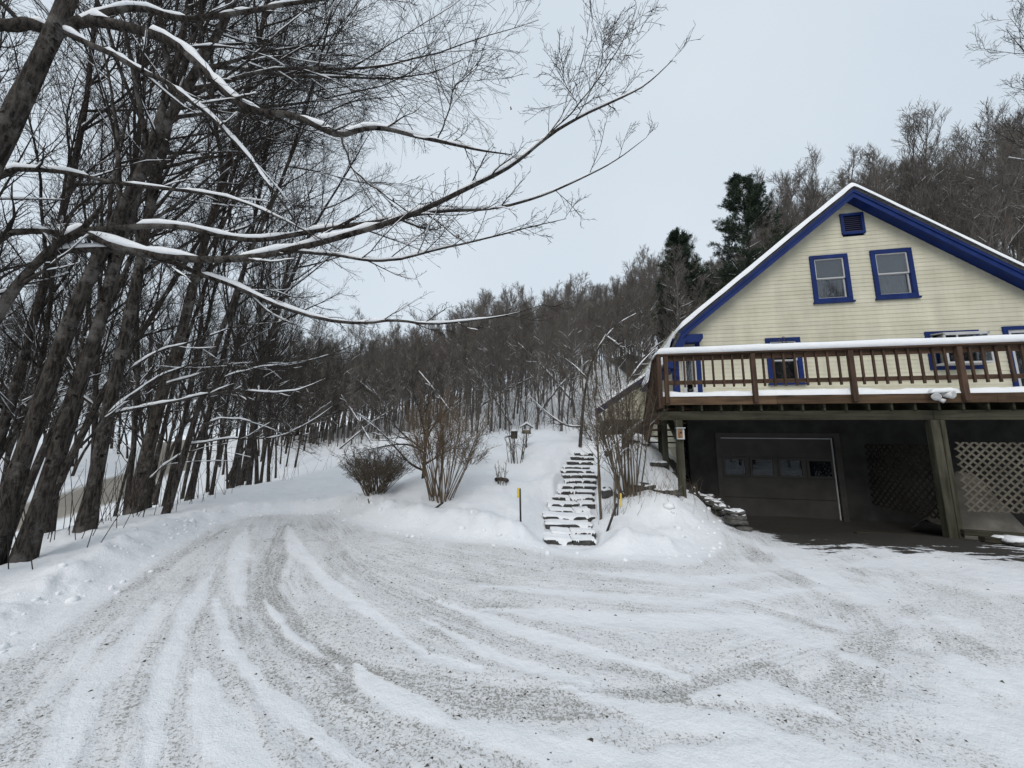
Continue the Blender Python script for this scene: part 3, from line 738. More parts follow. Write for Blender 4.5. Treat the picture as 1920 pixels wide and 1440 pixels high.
# louvred vent
u0, u1, z0, z1 = 1.88, 2.44, 7.545, 8.17
vt = frame(MB(), u0, u1, z0, z1, .07, -.06, .012).build('gable_vent', 'blue_paint', HROOT)
MB().box(u0 + .06, u1 - .06, .013, .02, z0 + .06, z1 - .06).build('vent_backing', 'dark_room', vt)
for i in range(8):
    z = z0 + .09 + i * .0575
    MB().hexa([(u0 + .071, -.045, z - .012), (u1 - .071, -.045, z - .012), (u1 - .071, .005, z + .03), (u0 + .071, .005, z + .03), (u0 + .071, -.045, z), (u1 - .071, -.045, z), (u1 - .071, .005, z + .042), (u0 + .071, .005, z + .042)]).build('louver', 'louver', vt)
# roof: slabs, soffits, rake boards, snow
OVH = .36; RY0, RY1 = -OVH, 9.3
EL, ER = -2.62, 7.2
def slab(name, m_, pts2, y0, y1, par=HROOT):
    n = len(pts2); v = [(p[0], y0, p[1]) for p in pts2] + [(p[0], y1, p[1]) for p in pts2]
    f = [tuple(range(n)), tuple(range(2 * n - 1, n - 1, -1))] + [(i + n, (i + 1) % n + n, (i + 1) % n, i)[::-1] for i in range(n)]
    me = bpy.data.meshes.new(name); me.from_pydata(v, [], [tuple(reversed(q)) for q in f]); me.materials.append(MATS[m_])
    bm = bmesh.new(); bm.from_mesh(me); bmesh.ops.recalc_face_normals(bm, faces=bm.faces); bm.to_mesh(me); bm.free()
    return link(name, me, par)
def rl(u, h): return (u, roof_z(u) + h)
STP = [(EL, roof_z(EL)), (-3.06, 3.84)]       # steep skirt below the left eave
roof = slab('roof', 'roofing', [rl(EL, .15), rl(AP, .15), rl(ER, .15), rl(ER, .20), rl(AP, .20), rl(EL, .20)], RY0 - .03, RY1)
slab('soffit', 'blue_paint', [rl(EL, .02), rl(AP, .02), rl(AP, .149), rl(EL, .149)], RY0 + .045, RY1 - .05, roof)
slab('soffit', 'blue_paint', [rl(AP + .001, .02), rl(ER, .02), rl(ER, .149), rl(AP + .001, .149)], RY0 + .045, RY1 - .05, roof)
slab('rake_board', 'blue_paint', [rl(EL - .02, -.08), rl(AP, -.08), rl(AP, .147), rl(EL - .02, .147)], RY0, RY0 + .04, roof)
slab('rake_board', 'blue_paint', [rl(AP + .001, -.08), rl(ER, -.08), rl(ER, .147), rl(AP + .001, .147)], RY0, RY0 + .04, roof)
slab('rake_moulding', 'blue_paint', [rl(EL - .02, .06), rl(AP, .06), rl(AP, .144), rl(EL - .02, .144)], RY0 - .025, RY0 - .001, roof)
slab('rake_moulding', 'blue_paint', [rl(AP + .001, .06), rl(ER, .06), rl(ER, .144), rl(AP + .001, .144)], RY0 - .025, RY0 - .001, roof)
sx, sz = EL, roof_z(EL)
slab('eave_skirt', 'roofing', [(sx - .02, sz + .16), (-3.10, 3.86), (-3.06, 3.84), (sx + .04, sz + .10)], RY0 - .03, 4.7, roof)
slab('rake_board', 'blue_paint', [(sx + .0, sz + .08), (-3.04, 3.86), (-2.84, 3.80), (sx + .20, sz - .05)], RY0, RY0 + .04, roof)
slab('skirt_soffit', 'blue_paint', [(-3.03, 3.80), (-2.72, 3.80), (-2.72, 3.85), (-3.03, 3.85)], RY0 + .041, 4.6, roof)
slab('eave_return', 'blue_paint', [(-2.66, 4.56), (-2.05, 4.56), (-1.98, 4.66), (-1.98, 4.79), (-2.66, 4.79)], RY0 + .045, -.028, roof)
slab('eave_bracket', 'blue_paint', [(-2.86, 3.70), (-2.66, 3.55), (-2.66, 4.55), (-2.90, 4.2)], RY0 + .12, RY0 + .18, roof)
def snow_sheet(name, par, us, ys, fz, thick, seed, taper=.12, m_='snow', amp=.03, sc=1.5):
    """blanket of snow over a surface: us, ys sample lines; fz(u) the surface height"""
    U, Yv = np.meshgrid(us, ys)
    ed = np.minimum(np.minimum(U - us[0], us[-1] - U), np.minimum(Yv - ys[0], ys[-1] - Yv))
    t = thick * np.sqrt(np.clip(1 - (1 - np.clip(ed / taper, 0, 1)) ** 2, 0, 1)) + (fbm(U * sc, Yv * sc, seed, 3) - .5) * amp * np.clip(ed / taper, 0, 1)
    t = np.maximum(t, .012)
    Z = fz(U, Yv)
    n, k = U.shape
    jit = (fbm(U * 3 + 9, Yv * 3, seed + 5, 2) - .5) * .05
    top = np.stack([U + jit * (ed < .001), Yv + jit * (ed < .001), Z + t], -1).reshape(-1, 3)
    # edge swells outwards, then tucks in at the bottom
    V = [top]; F = []
    i = np.arange(n - 1)[:, None]; j = np.arange(k - 1)[None, :]
    F.append(np.stack([i * k + j, i * k + j + 1, (i + 1) * k + j + 1, (i + 1) * k + j], -1).reshape(-1, 4))
    per = [(0, q) for q in range(k)] + [(q, k - 1) for q in range(1, n)] + [(n - 1, q) for q in range(k - 2, -1, -1)] + [(q, 0) for q in range(n - 2, 0, -1)]
    idx = np.array([a * k + b for a, b in per]); bot = top[idx].copy(); bot[:, 2] = Z.reshape(-1)[idx] - .004
    V.append(bot); b0 = n * k; m = len(idx); e = np.arange(m); e2 = (e + 1) % m
    F.append(np.stack([idx, b0 + e, b0 + e2, idx[e2]], -1))
    me = mesh_np(name, np.concatenate(V), np.concatenate(F), (m_,))
    bm = bmesh.new(); bm.from_mesh(me); bmesh.ops.recalc_face_normals(bm, faces=bm.faces); bm.to_mesh(me); bm.free()
    return link(name, me, par)
yy = np.concatenate([RY0 - .075 + np.array([0, .02, .05, .09, .14, .2]), np.linspace(RY0 + .3, RY1, 40)])
uu = np.concatenate([np.linspace(EL - .02, AP - .3, 34), np.linspace(AP - .25, AP + .25, 9), np.linspace(AP + .3, ER, 34)])
snow_sheet('snow_blanket', roof, uu, yy, lambda U, Yv: AZ + .203 - SL * np.sqrt((U - AP) ** 2 + .0012) + .026, .17, 31)
# snow clinging to the steep skirt
n1, n2 = 34, 10
tt, ys = np.meshgrid(np.linspace(0, 1, n2), np.linspace(RY0 - .04, 4.7, n1))
th = (.085 * (1 - tt) ** .8) * (.3 + 1.3 * fbm(ys * 4, tt * 4, 5, 3)) * (tt < .98) - .055 * sstep(.42, .62, fbm(ys * 5 + 3, tt * 5, 15, 3)) * sstep(.25, .7, tt) - .004
sxv = sx - .03 + (-3.10 - sx + .02) * tt - th * .92 - .002; szv = sz + .17 + (3.86 - sz - .16) * tt + th * .3
Vs = np.stack([sxv, ys, szv], -1).reshape(-1, 3); i = np.arange(n1 - 1)[:, None]; j = np.arange(n2 - 1)[None, :]
me = mesh_np('snow_blanket', Vs, np.stack([i * n2 + j, i * n2 + j + 1, (i + 1) * n2 + j + 1, (i + 1) * n2 + j], -1).reshape(-1, 4), ('snow',)); link('snow_blanket', me, roof)
# lean-to at the back left: clapboard wall under a sloping roof edge
for i in range(22):
    z0 = 2.70 + i * EXP; z1 = z0 + EXP
    lim = lambda z: -4.55 - 0 * z + max(0, (z - 3.02)) / .675
    a0, a1 = lim(z0), lim(z1)
    if a0 > -2.75: break
    MB().hexa([(a0, 4.974, z0), (-2.72, 4.974, z0), (-2.72, 5.1, z0), (a0, 5.1, z0), (a1, 4.99, z1 + .005), (-2.72, 4.99, z1 + .005), (-2.72, 5.1, z1 + .005), (a1, 5.1, z1 + .005)]).build('siding_board', 'siding', HROOT)
MB().box(-4.52, -2.72, 4.99, 8.9, .9, 2.70).build('foundation', 'concrete', HROOT)
lr = slab('lean_to_roof', 'roofing', [(-4.85, 3.089), (-2.7, 4.54), (-2.7, 4.60), (-4.85, 3.149)], 4.75, 9.0)
slab('rake_board', 'blue_paint', [(-4.83, 2.969), (-2.72, 4.39), (-2.72, 4.538), (-4.83, 3.117)], 4.76, 4.80, lr)
snow_sheet('snow_blanket', lr, np.linspace(-4.88, -2.72, 24), np.linspace(4.72, 9, 24), lambda U, Yv: 2.985 + (U + 5.1) * .675, .13, 52)

# ================================================================== the deck
DK = empty('wooden_deck', (OX, OY, 0), -YAW)
tag(DK, 'raised brown wooden deck with snow capped railing above the garage door', 'deck')
DD = 2.354; UL, UR = -3.56, 6.9
for i in range(17):
    y1 = -.03 - i * .137; MB().box(UL, UR, y1 - .131, y1, 2.705, 2.742).build('deck_board', 'old_wood', DK)
for i in range(27):
    u = UL + .05 + i * .4; MB().box(u, u + .04, -DD + .06, -.03, 2.437, 2.703).build('joist', 'old_wood', DK)
MB().box(UL - .02, -1.2, -DD, -DD + .042, 2.572, 2.762).build('rim_board', 'rim_wood', DK, bevel=.004)
MB().box(-1.197, 2.62, -DD, -DD + .042, 2.574, 2.760).build('rim_board', 'rim_wood', DK, bevel=.004)
MB().box(2.623, UR, -DD, -DD + .042, 2.571, 2.763).build('rim_board', 'rim_wood', DK, bevel=.004)
MB().box(UL - .021, UL + .02, -DD + .044, -.03, 2.50, 2.76).build('rim_board', 'rim_wood', DK)
MB().box(UL - .05, 1.62, -DD + .10, -DD + .145, 2.235, 2.432).build('beam', 'old_wood', DK, bevel=.006)
MB().box(UL + .1, 2.4, -DD + .15, -DD + .195, 2.236, 2.430).build('beam', 'old_wood', DK, bevel=.006)
MB().box(1.625, UR, -DD + .10, -DD + .145, 2.237, 2.431).build('beam', 'old_wood', DK, bevel=.006)
def post(u, off, z0, z1, w, m_='old_post', name='post'):
    return MB().box(u - w / 2, u + w / 2, -off - w / 2, -off + w / 2, z0, z1).build(name, m_, DK, bevel=.008)
p0 = W(-3.19, DD - .05); p1 = W(1.66, DD - .05)
post(-3.19, DD - .12, gz(*p0[:2]) - .3, 2.233, .14); post(1.59, DD - .122, -.3, 2.233, .15); post(1.725, DD - .10, -.3, 2.233, .085)
post(-3.28, 1.05, .3, 2.434, .13)
post(-3.22, .12, .9, 2.434, .12)
MB().bar((-3.20, -DD + .17, 1.82), (-3.22, -1.35, 2.36), .04, .16, up=(1, 0, 0)).build('brace', 'old_wood', DK)
# railing
RP = [-3.43, -1.625, .225, 2.09, 3.94, 5.8]
for u in RP: MB().box(u - .046, u + .046, -DD - .092, -DD - .002, 2.60, 3.70).build('railing_post', 'deck_wood_upright', DK, bevel=.006)
for a, b in zip(RP[:-1], RP[1:]):
    for i in range(1, 9):
        u = a + (b - a) * i / 9 + random.uniform(-.006, .006); t = random.uniform(-.004, .004)
        MB().hexa([(u - .018, -DD - .048, 2.965), (u + .018, -DD - .048, 2.965), (u + .018, -DD - .010, 2.965), (u - .018, -DD - .010, 2.965), (u + t - .018, -DD - .048, 3.69), (u + t + .018, -DD - .048, 3.69), (u + t + .018, -DD - .010, 3.69), (u + t - .018, -DD - .010, 3.69)]).build('baluster', 'deck_wood_upright', DK)
    MB().box(a + .047, b - .047, -DD - .009, -DD + .028, 3.585, 3.695).build('upper_rail', 'deck_wood', DK)
    MB().box(a + .047, b - .047, -DD - .009, -DD + .028, 3.035, 3.125).build('lower_rail', 'deck_wood', DK)
MB().box(UL - .06, UR, -DD - .11, -DD + .05, 3.705, 3.745).build('rail_cap', 'deck_wood', DK, bevel=.004)
# left end: corner post and stair rail running down beside the house
MB().box(UL - .06, UL + .03, -DD - .09, -DD + .002, 2.5, 3.703).build('railing_post', 'deck_wood_upright', DK)
def side_z(y): return 3.70 + min(0, (-(y) - 2.0)) * -0.0 if y < -1.75 else 3.70 - (y + 1.75) * .72
ysd = np.arange(-DD + .14, .12, .115)
for y in ysd:
    zt = 3.69 if y < -1.75 else 3.69 - (y + 1.75) * .70
    zb = 2.60 if y < -1.75 else 2.60 - (y + 1.75) * .62
    MB().box(UL - .04, UL - .004, y, y + .036, zb, zt).build('baluster', 'deck_wood_upright', DK)
MB().bar((UL - .0, -DD + .0, 3.725), (UL - .0, -1.75, 3.725), .13, .04).build('rail_cap', 'deck_wood', DK)
MB().bar((UL - .0, -1.74, 3.72), (UL - .0, .2, 2.36), .13, .04).build('stair_handrail', 'deck_wood', DK)
MB().box(UL - .06, UL + .03, .14, .23, 1.2, 2.34).build('stair_post', 'deck_wood_upright', DK)
MB().box(UL - .06, UL + .03, -1.82, -1.73, 2.2, 3.69).build('stair_post', 'deck_wood_upright', DK)
MB().bar((UL - .02, .19, 2.36), (-4.20, .12, 1.86), .09, .05).build('stair_handrail', 'deck_wood', DK)
MB().box(-4.25, -4.17, .08, .16, 1.2, 1.85).build('stair_post', 'deck_wood_upright', DK)
MB().bar((UL - .02, -1.75, 2.62), (UL - .02, .15, 1.55), .04, .24).build('stringer', 'deck_wood', DK)
for i in range(6):
    y = -1.62 + i * .29; z = 2.58 - i * .165
    MB().box(UL + .03, -2.74, y, y + .27, z - .04, z).build('tread', 'deck_wood', DK)
# snow on the deck
def snow_ridge(name, par, a, b, w, h, seed, K=60, n=9, ends=True):
    a = np.array(a, float); b = np.array(b, float); L_ = np.linalg.norm(b - a); d = (b - a) / L_
    sdv = np.cross(d, [0, 0, 1.]); sdv /= np.linalg.norm(sdv); upv = np.cross(sdv, d)
    t = np.linspace(0, 1, K); e = np.minimum(t, 1 - t) * L_
    end = np.sqrt(np.clip(1 - (1 - np.clip(e / (h * .9), 0, 1)) ** 2, .0, 1)) if ends else np.ones(K)
    hh = h * end * (1 + .22 * (fbm(t * L_ * 1.1, t * 0 + seed, seed, 3) - .5)); ww = w * (.93 + .07 * end) * (1 + .10 * (fbm(t * L_ * 1.7, t * 0 + seed + 3, seed, 3) - .5))
    an_ = np.linspace(0, math.pi, n); cx_ = np.sign(np.cos(an_)) * np.abs(np.cos(an_)) ** .45; cy_ = np.sin(an_) ** .55
    P = a + d * (t * L_)[:, None]
    ring = P[:, None, :] + sdv * (ww[:, None] / 2 * cx_)[:, :, None] + upv * (hh[:, None] * cy_)[:, :, None]
    Vv = ring.reshape(-1, 3); i = np.arange(K - 1)[:, None]; j = np.arange(n)[None, :]; j2 = (j + 1) % n
    Fq = np.stack([i * n + j, i * n + j2, (i + 1) * n + j2, (i + 1) * n + j], -1).reshape(-1, 4)
    me = mesh_np(name, Vv, Fq, ('snow',))
    bm = bmesh.new(); bm.from_mesh(me); bmesh.ops.recalc_face_normals(bm, faces=bm.faces); bm.to_mesh(me); bm.free()
    return link(name, me, par)
snow_ridge('rail_snow', DK, (UL - .075, -DD - .03, 3.742), (UR, -DD - .03, 3.742), .175, .155, 3, K=160)
snow_ridge('rail_snow', DK, (UL, -DD + .06, 3.742), (UL, -1.8, 3.742), .13, .11, 4, K=20)
snow_ridge('rail_snow', DK, (UL, -1.72, 3.735), (UL, .15, 2.39), .10, .05, 5, K=30)
snow_ridge('rail_snow', DK, (UL - .03, .19, 2.39), (-4.20, .12, 1.89), .09, .06, 6, K=24)
snow_sheet('snow_layer', DK, np.linspace(UL, UR, 150), np.concatenate([[-DD - .012, -DD + .01, -DD + .04, -DD + .08], np.linspace(-DD + .14, -.04, 22)]),
           lambda U, Yv: 2.765 + .05 * sstep(.75, 0, -Yv) + 0 * U, .115, 61, taper=.06, amp=.10, sc=2.3)

# ================================================================== lattice screens under the deck
def lattice(name, label, p, q, z0, z1, pitch=.150, m_='lattice'):
    """p, q local xy of the two ends"""
    root = empty(name, (OX, OY, 0), -YAW); tag(root, label, 'lattice', 'lattice screens under the deck')
    p = Vector((*p, 0)); q = Vector((*q, 0)); d = (q - p); L_ = d.length; d.normalize(); nrm = Vector((-d.y, d.x, 0)); H = z1 - z0
    w = .038 * math.sqrt(2) / 2; th = .007
    for lay, sg in ((0, 1), (1, -1)):
        s = -H if sg > 0 else 0
        end = L_ if sg > 0 else L_ + H
        while s < end:
            # line: along = s + sg*h, 0<=h<=H
            h0, h1 = 0, H
            if sg > 0: h0 = max(0, -s); h1 = min(H, L_ - s)
            else: h0 = max(0, s - L_); h1 = min(H, s)
            if h1 - h0 > .05:
                pts = []
                for y in (lay * th, lay * th + th - .0005):
                    for hh, o in ((h0, -w), (h0, w), (h1, w), (h1, -w)):
                        al = s + sg * hh + o; v = p + d * al + nrm * y; pts.append((v.x, v.y, z0 + hh))
                pts = [pts[0], pts[1], pts[5], pts[4], pts[3], pts[2], pts[6], pts[7]]
                MB().hexa(pts).build('slat', m_, root)
            s += pitch
    return root
lattice('lattice_screen', 'tan diagonal lattice screen facing the drive right of the deck post', (1.90, -DD + .11), (5.2, -DD + .11), .48, 1.80)
lattice('lattice_screen', 'shadowed lattice screen running back from the deck post beside the garage door', (1.72, -DD + .25), (1.70, -.1), .25, 1.75, .17, 'shaded_lattice')
# heap under a tan tarp behind the lattice
n = 40
U, Yv = np.meshgrid(np.linspace(1.95, 3.35, n), np.linspace(-DD + .16, -.7, n))
rr = np.hypot((U - 2.6) / .60, (Yv + 1.40) / .62)
Z = -.22 + 1.35 * np.exp(-rr ** 2.4 * 1.1) + .10 * (fbm(U * 5, Yv * 5, 4, 3) - .5) + .05 * np.sin(U * 14 + Yv * 6) * np.exp(-rr)
me = mesh_np('tarp', np.stack([U, Yv, Z], -1).reshape(-1, 3), np.stack([(np.arange(n - 1)[:, None] * n + np.arange(n - 1)[None, :]) + k for k in (0, 1, n + 1, n)], -1).reshape(-1, 4), ('tarp',))
o = link('tarp_covered_heap', me); o.location = (OX, OY, 0); o.rotation_euler = (0, 0, -YAW); tag(o, 'heap under a tan tarp behind the lattice screen', 'tarp')
# long dark timbers lying on the ground in front of the lattice
for k, (u, y, ln, rz, z, lb) in enumerate(((2.75, -DD - .16, 1.9, .05, .08, 'long dark weathered timber lying nearest the drive in front of the lattice'), (2.5, -DD + .02, 1.6, -.02, .16, 'dark weathered timber lying under the lattice screen'), (.98, -1.75, 1.5, .12, -.04, 'dark timber lying left of the thick deck post in shadow'))):
    o = MB().box(-ln / 2, ln / 2, -.07, .07, -.06, .04).build('timber', 'old_wood', None, bevel=.012)
    c_ = W(u, -y); o.location = (c_[0], c_[1], gz(c_[0], c_[1]) + z); o.rotation_euler = (0, .02, -YAW + rz); tag(o, lb, 'timber')
    if k == 0: snow_ridge('snow_cap', o, (-.75, 0, .04), (.8, 0, .04), .14, .035, 20, K=30)
# flat snow-topped stones at the frame edge
def boulder(name, label, cat, loc, s, seed, m_='stone', rz=0, snow=.0, group=None, parent=None):
    r = np.random.default_rng(seed)
    bm = bmesh.new(); bmesh.ops.create_icosphere(bm, subdivisions=2, radius=1)
    off = r.random(3) * 50
    for v in bm.verts:
        c = v.co
        q = max(abs(c.x), abs(c.y), abs(c.z)); k = (.55 + .45 / q * .9)
        nn = vnoise(np.array([c.x * 1.7 + off[0]]), np.array([c.y * 1.7 + c.z * 2.1 + off[1]]), seed)[0]
        v.co = c * k * (.82 + .36 * nn)
        v.co.x *= s[0]; v.co.y *= s[1]; v.co.z *= s[2]
    me = bpy.data.meshes.new(name); bm.to_mesh(me); bm.free(); me.materials.append(MATS[m_])
    o = link(name, me, parent, loc); o.rotation_euler = (0, 0, rz)
    if label: tag(o, label, cat, group)
    if snow:
        bm = bmesh.new(); bmesh.ops.create_icosphere(bm, subdivisions=2, radius=1)
        for v in bm.verts: v.co = Vector((v.co.x * s[0] * .92, v.co.y * s[1] * .92, s[2] * .55 + max(v.co.z, -.3) * snow + .02 * math.sin(v.co.x * 5 + seed)))
        m2 = bpy.data.meshes.new('snow_cap'); bm.to_mesh(m2); bm.free(); m2.materials.append(MATS['snow']); m2.polygons.foreach_set('use_smooth', np.full(len(m2.polygons), True)); link('snow_cap', m2, o)
    return o

# ================================================================== stone steps up the garden bank
st_root_loc = (STEPS[0][0] + STEPS[0][1]) / 2
SS = empty('stone_steps', tuple(st_root_loc)); tag(SS, 'flight of rough dark stone steps half buried in snow up the garden bank', 'steps')
sb = np.array(st_root_loc)
for i, (a, b) in enumerate(STEPS):
    r = np.random.default_rng(100 + i)
    w = b[0] - a[0]; depth = .36
    pieces = 1 if r.random() < .35 else 2
    cut = r.uniform(.38, .66)
    spans = [(0, 1)] if pieces == 1 else [(0, cut - .015), (cut + .015, 1)]
    for (s0_, s1_) in spans:
        x0 = a[0] + w * s0_ + (r.uniform(-.07, .05) if s0_ == 0 else 0); x1 = a[0] + w * s1_ + (r.uniform(-.05, .07) if s1_ == 1 else 0); zt = a[2] + .018 + r.uniform(-.012, .012); yf = a[1] + r.uniform(-.03, .02)
        th = .10
        nx_ = 9; vv = []; ff = []
        xs = np.linspace(x0, x1, nx_)
        fy = yf + (r.random(nx_) - .5) * .05; fz = zt + (r.random(nx_) - .5) * .014
        for k in range(nx_): vv += [(xs[k], fy[k], zt - th), (xs[k], fy[k] - .012, fz[k]), (xs[k], yf + depth, zt + .005), (xs[k], yf + depth, zt - th)]
        for k in range(nx_ - 1):
            for q in range(4): ff.append((4 * k + q, 4 * k + (q + 1) % 4, 4 * k + 4 + (q + 1) % 4, 4 * k + 4 + q)[::-1])
        ff += [(0, 1, 2, 3), tuple(4 * (nx_ - 1) + q for q in (3, 2, 1, 0))]
        me = bpy.data.meshes.new('step'); me.from_pydata([tuple(np.array(v) - sb) for v in vv], [], ff); me.materials.append(MATS['slab'])
        so = link('step', me, SS)
        # snow lying on the tread, spilling unevenly over the riser
        n1, n2 = 26, 10; vs = []
        ph = r.random() * 9
        for k in range(n1):
            x = x0 - .01 + (x1 - x0 + .02) * k / (n1 - 1)
            over = .45 + .55 * math.sin(x * 5 + ph) + .4 * math.sin(x * 13 + 3 * ph) + .35 * math.sin(x * 23 + 2 * ph) + r.normal() * .22
            lip = -.012 - .022 * max(0, over - .3); drop = max(0, over - .62) * .13
            for q in range(n2):
                t = q / (n2 - 1)
                if q == 0: vs.append((x, yf + lip, zt - drop * .7 - .004))
                elif q == 1: vs.append((x, yf + lip - .006, zt + .012))
                else: vs.append((x, yf + lip + (depth + .08) * ((q - 1) / (n2 - 2)) ** 1.2, zt + .022 + .012 * math.sin(x * 7 + q) - (.03 if k in (0, n1 - 1) else 0)))
        k_ = np.arange(n1 - 1)[:, None] * n2; q_ = np.arange(n2 - 1)[None, :]
        Fq = np.stack([k_ + q_, k_ + n2 + q_, k_ + n2 + q_ + 1, k_ + q_ + 1], -1).reshape(-1, 4)
        link('step_snow', mesh_np('step_snow', np.array(vs) - sb, Fq, ('snow',)), so)

# dry-laid stones at the corner of the drive by the garage
WALL = empty('stone_wall', tuple(W(-2.2, 2.2, 0))); tag(WALL, 'low dry stone retaining wall end beside the garage door', 'wall')
wb = W(-2.2, 2.2, 0)
r = np.random.default_rng(8)
for lay in range(6):
    for k in range(6 - lay // 3):
        off = 2.75 - k * .36 - lay * .03 + r.uniform(-.06, .06); u = -2.16 - lay * .035 + r.uniform(-.05, .05) - .03 * k
        c_ = W(u, off, -.14 + lay * .095 + .06 * k * .4)
        boulder('stone', None, None, tuple(c_ - wb), (r.uniform(.15, .26), r.uniform(.13, .2), r.uniform(.045, .062)), 300 + lay * 9 + k, 'stone', -YAW + r.uniform(-.3, .3), snow=.03 if (lay > 3 or r.random() < .25) else 0, parent=WALL)
# dark edging stones poking through the snow of the bank
EDGE = [(1165, 912, 8.6, .13, .10, 'small dark edging stone left of the lilac stems on the bank'), (1205, 912, 8.7, .34, .12, 'long dark edging stone behind the lilac stems on the bank'), (1248, 917, 8.5, .30, .09, 'dark edging stone left of the front deck post'),
        (1258, 930, 8.3, .2, .06, 'thin dark slab at the foot of the front deck post'), (1137, 898, 8.9, .16, .16, 'dark block stone beside the steps halfway up'), (1142, 857, 11.6, .16, .14, 'snow capped block stone beside the top steps'), (1190, 866, 10.6, .16, .05, 'small dark slab high on the bank under the stairs'), (1210, 867, 10.4, .10, .04, 'tiny dark slab on the bank by the deck corner'), (1235, 872, 9.6, .26, .07, 'dark slab on the bank under the deck corner')]
for k, (x, y, Y, w, h, lb) in enumerate(EDGE):
    p = at(x, y, Y); g = gz(p[0], p[1])
    boulder('edging_stone', lb, 'stone', (p[0], p[1], g + h * .25), (w, .16, h), 500 + k, 'slab', r.uniform(-.2, .2), snow=.05 if k != 3 else 0, group='edging stones on the bank')
for k, (x, y, Y, s) in enumerate(((1905, 992, 6.9, (.26, .2, .07)),)):
    p = at(x, y, Y); boulder('flat_stone', 'flat stone under a cap of snow at the lattice end', 'stone', (p[0], p[1], gz(p[0], p[1]) + .06), s, 600 + k, 'stone', 0, snow=.07)

# ================================================================== small things
def at_ground(px_, py_, Y):
    p = at(px_, py_, Y); return np.array([p[0], p[1], gz(p[0], p[1])])
def stake(label, base_px, top_px, Y, r_, refl=False, cat='stake'):
    b = at_ground(*base_px, Y); t = at(*top_px, Y - .0)
    root = empty('driveway_stake', tuple(b)); tag(root, label, cat)
    d = Vector(t - b)
    MB().cyl(Vector((0, 0, 0)) - d * .08, d, r_, r_ * .95, 8).build('rod', 'metal_dark', root, smooth=True)
    if refl:
        q = d * .72; MB().box(q.x - .055, q.x - .012, q.y - .012, q.y + .002, q.z - .0, q.z + .17).build('reflector', 'yellow', root, bevel=.004)
    return root
stake('dark upright driveway stake with a yellow reflector left of the stone steps', (976, 1005), (975, 916), 6.9, .017, True)
stake('short dark upright stake in front of the round shrub', (691, 968), (690, 935), 8.55, .014)
stake('dark leaning stake at the foot of the tall red twig shrub', (814, 986), (831, 942), 7.75, .022)
s_ = stake('dark leaning stake with a pale yellow tag right of the stone steps', (1139, 1004), (1157, 944), 6.95, .022)
MB().box(.24, .27, -.03, -.02, .42, .66).build('tag', 'yellow', s_)

# birdhouse on the front deck post
bh = empty('birdhouse', tuple(W(-3.19, DD - .04, 1.80)), -YAW); tag(bh, 'small white birdhouse with a rusty front fixed to the front deck post', 'birdhouse')
MB().box(-.075, .075, -.10, -.001, 0, .24).build('box', 'white_frame', bh, bevel=.004)
MB().box(-.065, .035, -.108, -.1005, .03, .225).build('front_plate', 'rust', bh)
MB().cyl((0.0, -.1085, .15), (0.0, -.112, .15), .02, .02, 12).build('entrance_hole', 'dark_room', bh)
MB().box(-.095, .095, -.13, -.001, .241, .262).build('roof', 'white_frame', bh)
# twin flood light on the rim board
fl_ = empty('flood_light', tuple(W(2.02 - .42, DD, 2.70)), -YAW); tag(fl_, 'twin head white flood light capped with snow on the deck rim', 'lamp')
MB().cyl((0, -.01, -.02), (0, -.055, -.02), .05, .045, 14).build('mount', 'lamp_white', fl_, smooth=True)
for sx_, hx, hz in ((-1, -.12, -.01), (1, .17, .02)):
    h_ = MB().cyl((hx * .55, -.07, hz), (hx * .9, -.20, hz - .02), .035, .075, 14).build('lamp_head', 'lamp_white', fl_, smooth=True)
    MB().cyl((hx * .9 + .0006, -.2015, hz - .02), (hx * .905, -.2045, hz - .021), .066, .066, 14).build('lens', 'white_frame', h_)
MB().cyl((.03, -.05, -.06), (.07, -.12, -.11), .03, .045, 10).build('sensor', 'lamp_white', fl_, smooth=True)
snow_ridge('snow_cap', fl_, (-.16, -.13, .05), (.24, -.14, .07), .13, .09, 9, K=16)
# bent wire plant hook on the rail
hk = empty('wire_hook', tuple(W(-.98, DD + .02, 3.86)), -YAW); tag(hk, 'bent wire hook standing on the snowy deck rail', 'hook')
P = resample([(0, 0, -.03), (.0, 0, .08), (-.06, 0, .12), (-.12, 0, .10), (-.02, 0, .16), (.03, 0, .22), (.04, 0, .12)], 24, 2)
link('wire', mesh_np('wire', *tubes(P[None], np.full((1, 24), .007), 6), ('metal_dark',)), hk)
P = resample([(.05, 0, .0), (.10, 0, .06), (.02, 0, .1)], 12, 2); link('wire', mesh_np('wire', *tubes(P[None], np.full((1, 12), .006), 6), ('metal_dark',)), hk)
# bird feeders beyond the bank
def feeder_house(loc):
    root = empty('bird_feeder', tuple(loc)); tag(root, 'small house shaped bird feeder with a snowy pitched roof on a pole', 'bird feeder')
    MB().cyl((0, 0, -1.1), (0, 0, -.02), .025, .022, 8).build('pole', 'metal_dark', root, smooth=True)
    MB().box(-.16, .16, -.12, .12, -.02, .01).build('tray', 'old_wood', root)
    for x in (-.13, .13): MB().box(x - .015, x + .015, -.1, .1, .0105, .2).build('side_panel', 'old_wood', root)
    MB().box(-.114, .114, -.05, .05, .0105, .10).build('seed_box', 'straw', root)
    for s in (-1, 1):
        MB().hexa([(0, -.15, .30), (s * .23, -.15, .17), (s * .23, .15, .17), (0, .15, .30), (0, -.15, .32), (s * .23, -.15, .19), (s * .23, .15, .19), (0, .15, .32)]).build('roof_panel', 'old_wood', root)
        MB().hexa([(s * .001, -.155, .321), (s * .225, -.155, .192), (s * .225, .155, .192), (s * .001, .155, .321), (s * .001, -.14, .40), (s * .21, -.14, .25), (s * .21, .14, .25), (s * .001, .14, .40)]).build('snow_cap', 'snow', root, bevel=.02)
    return root
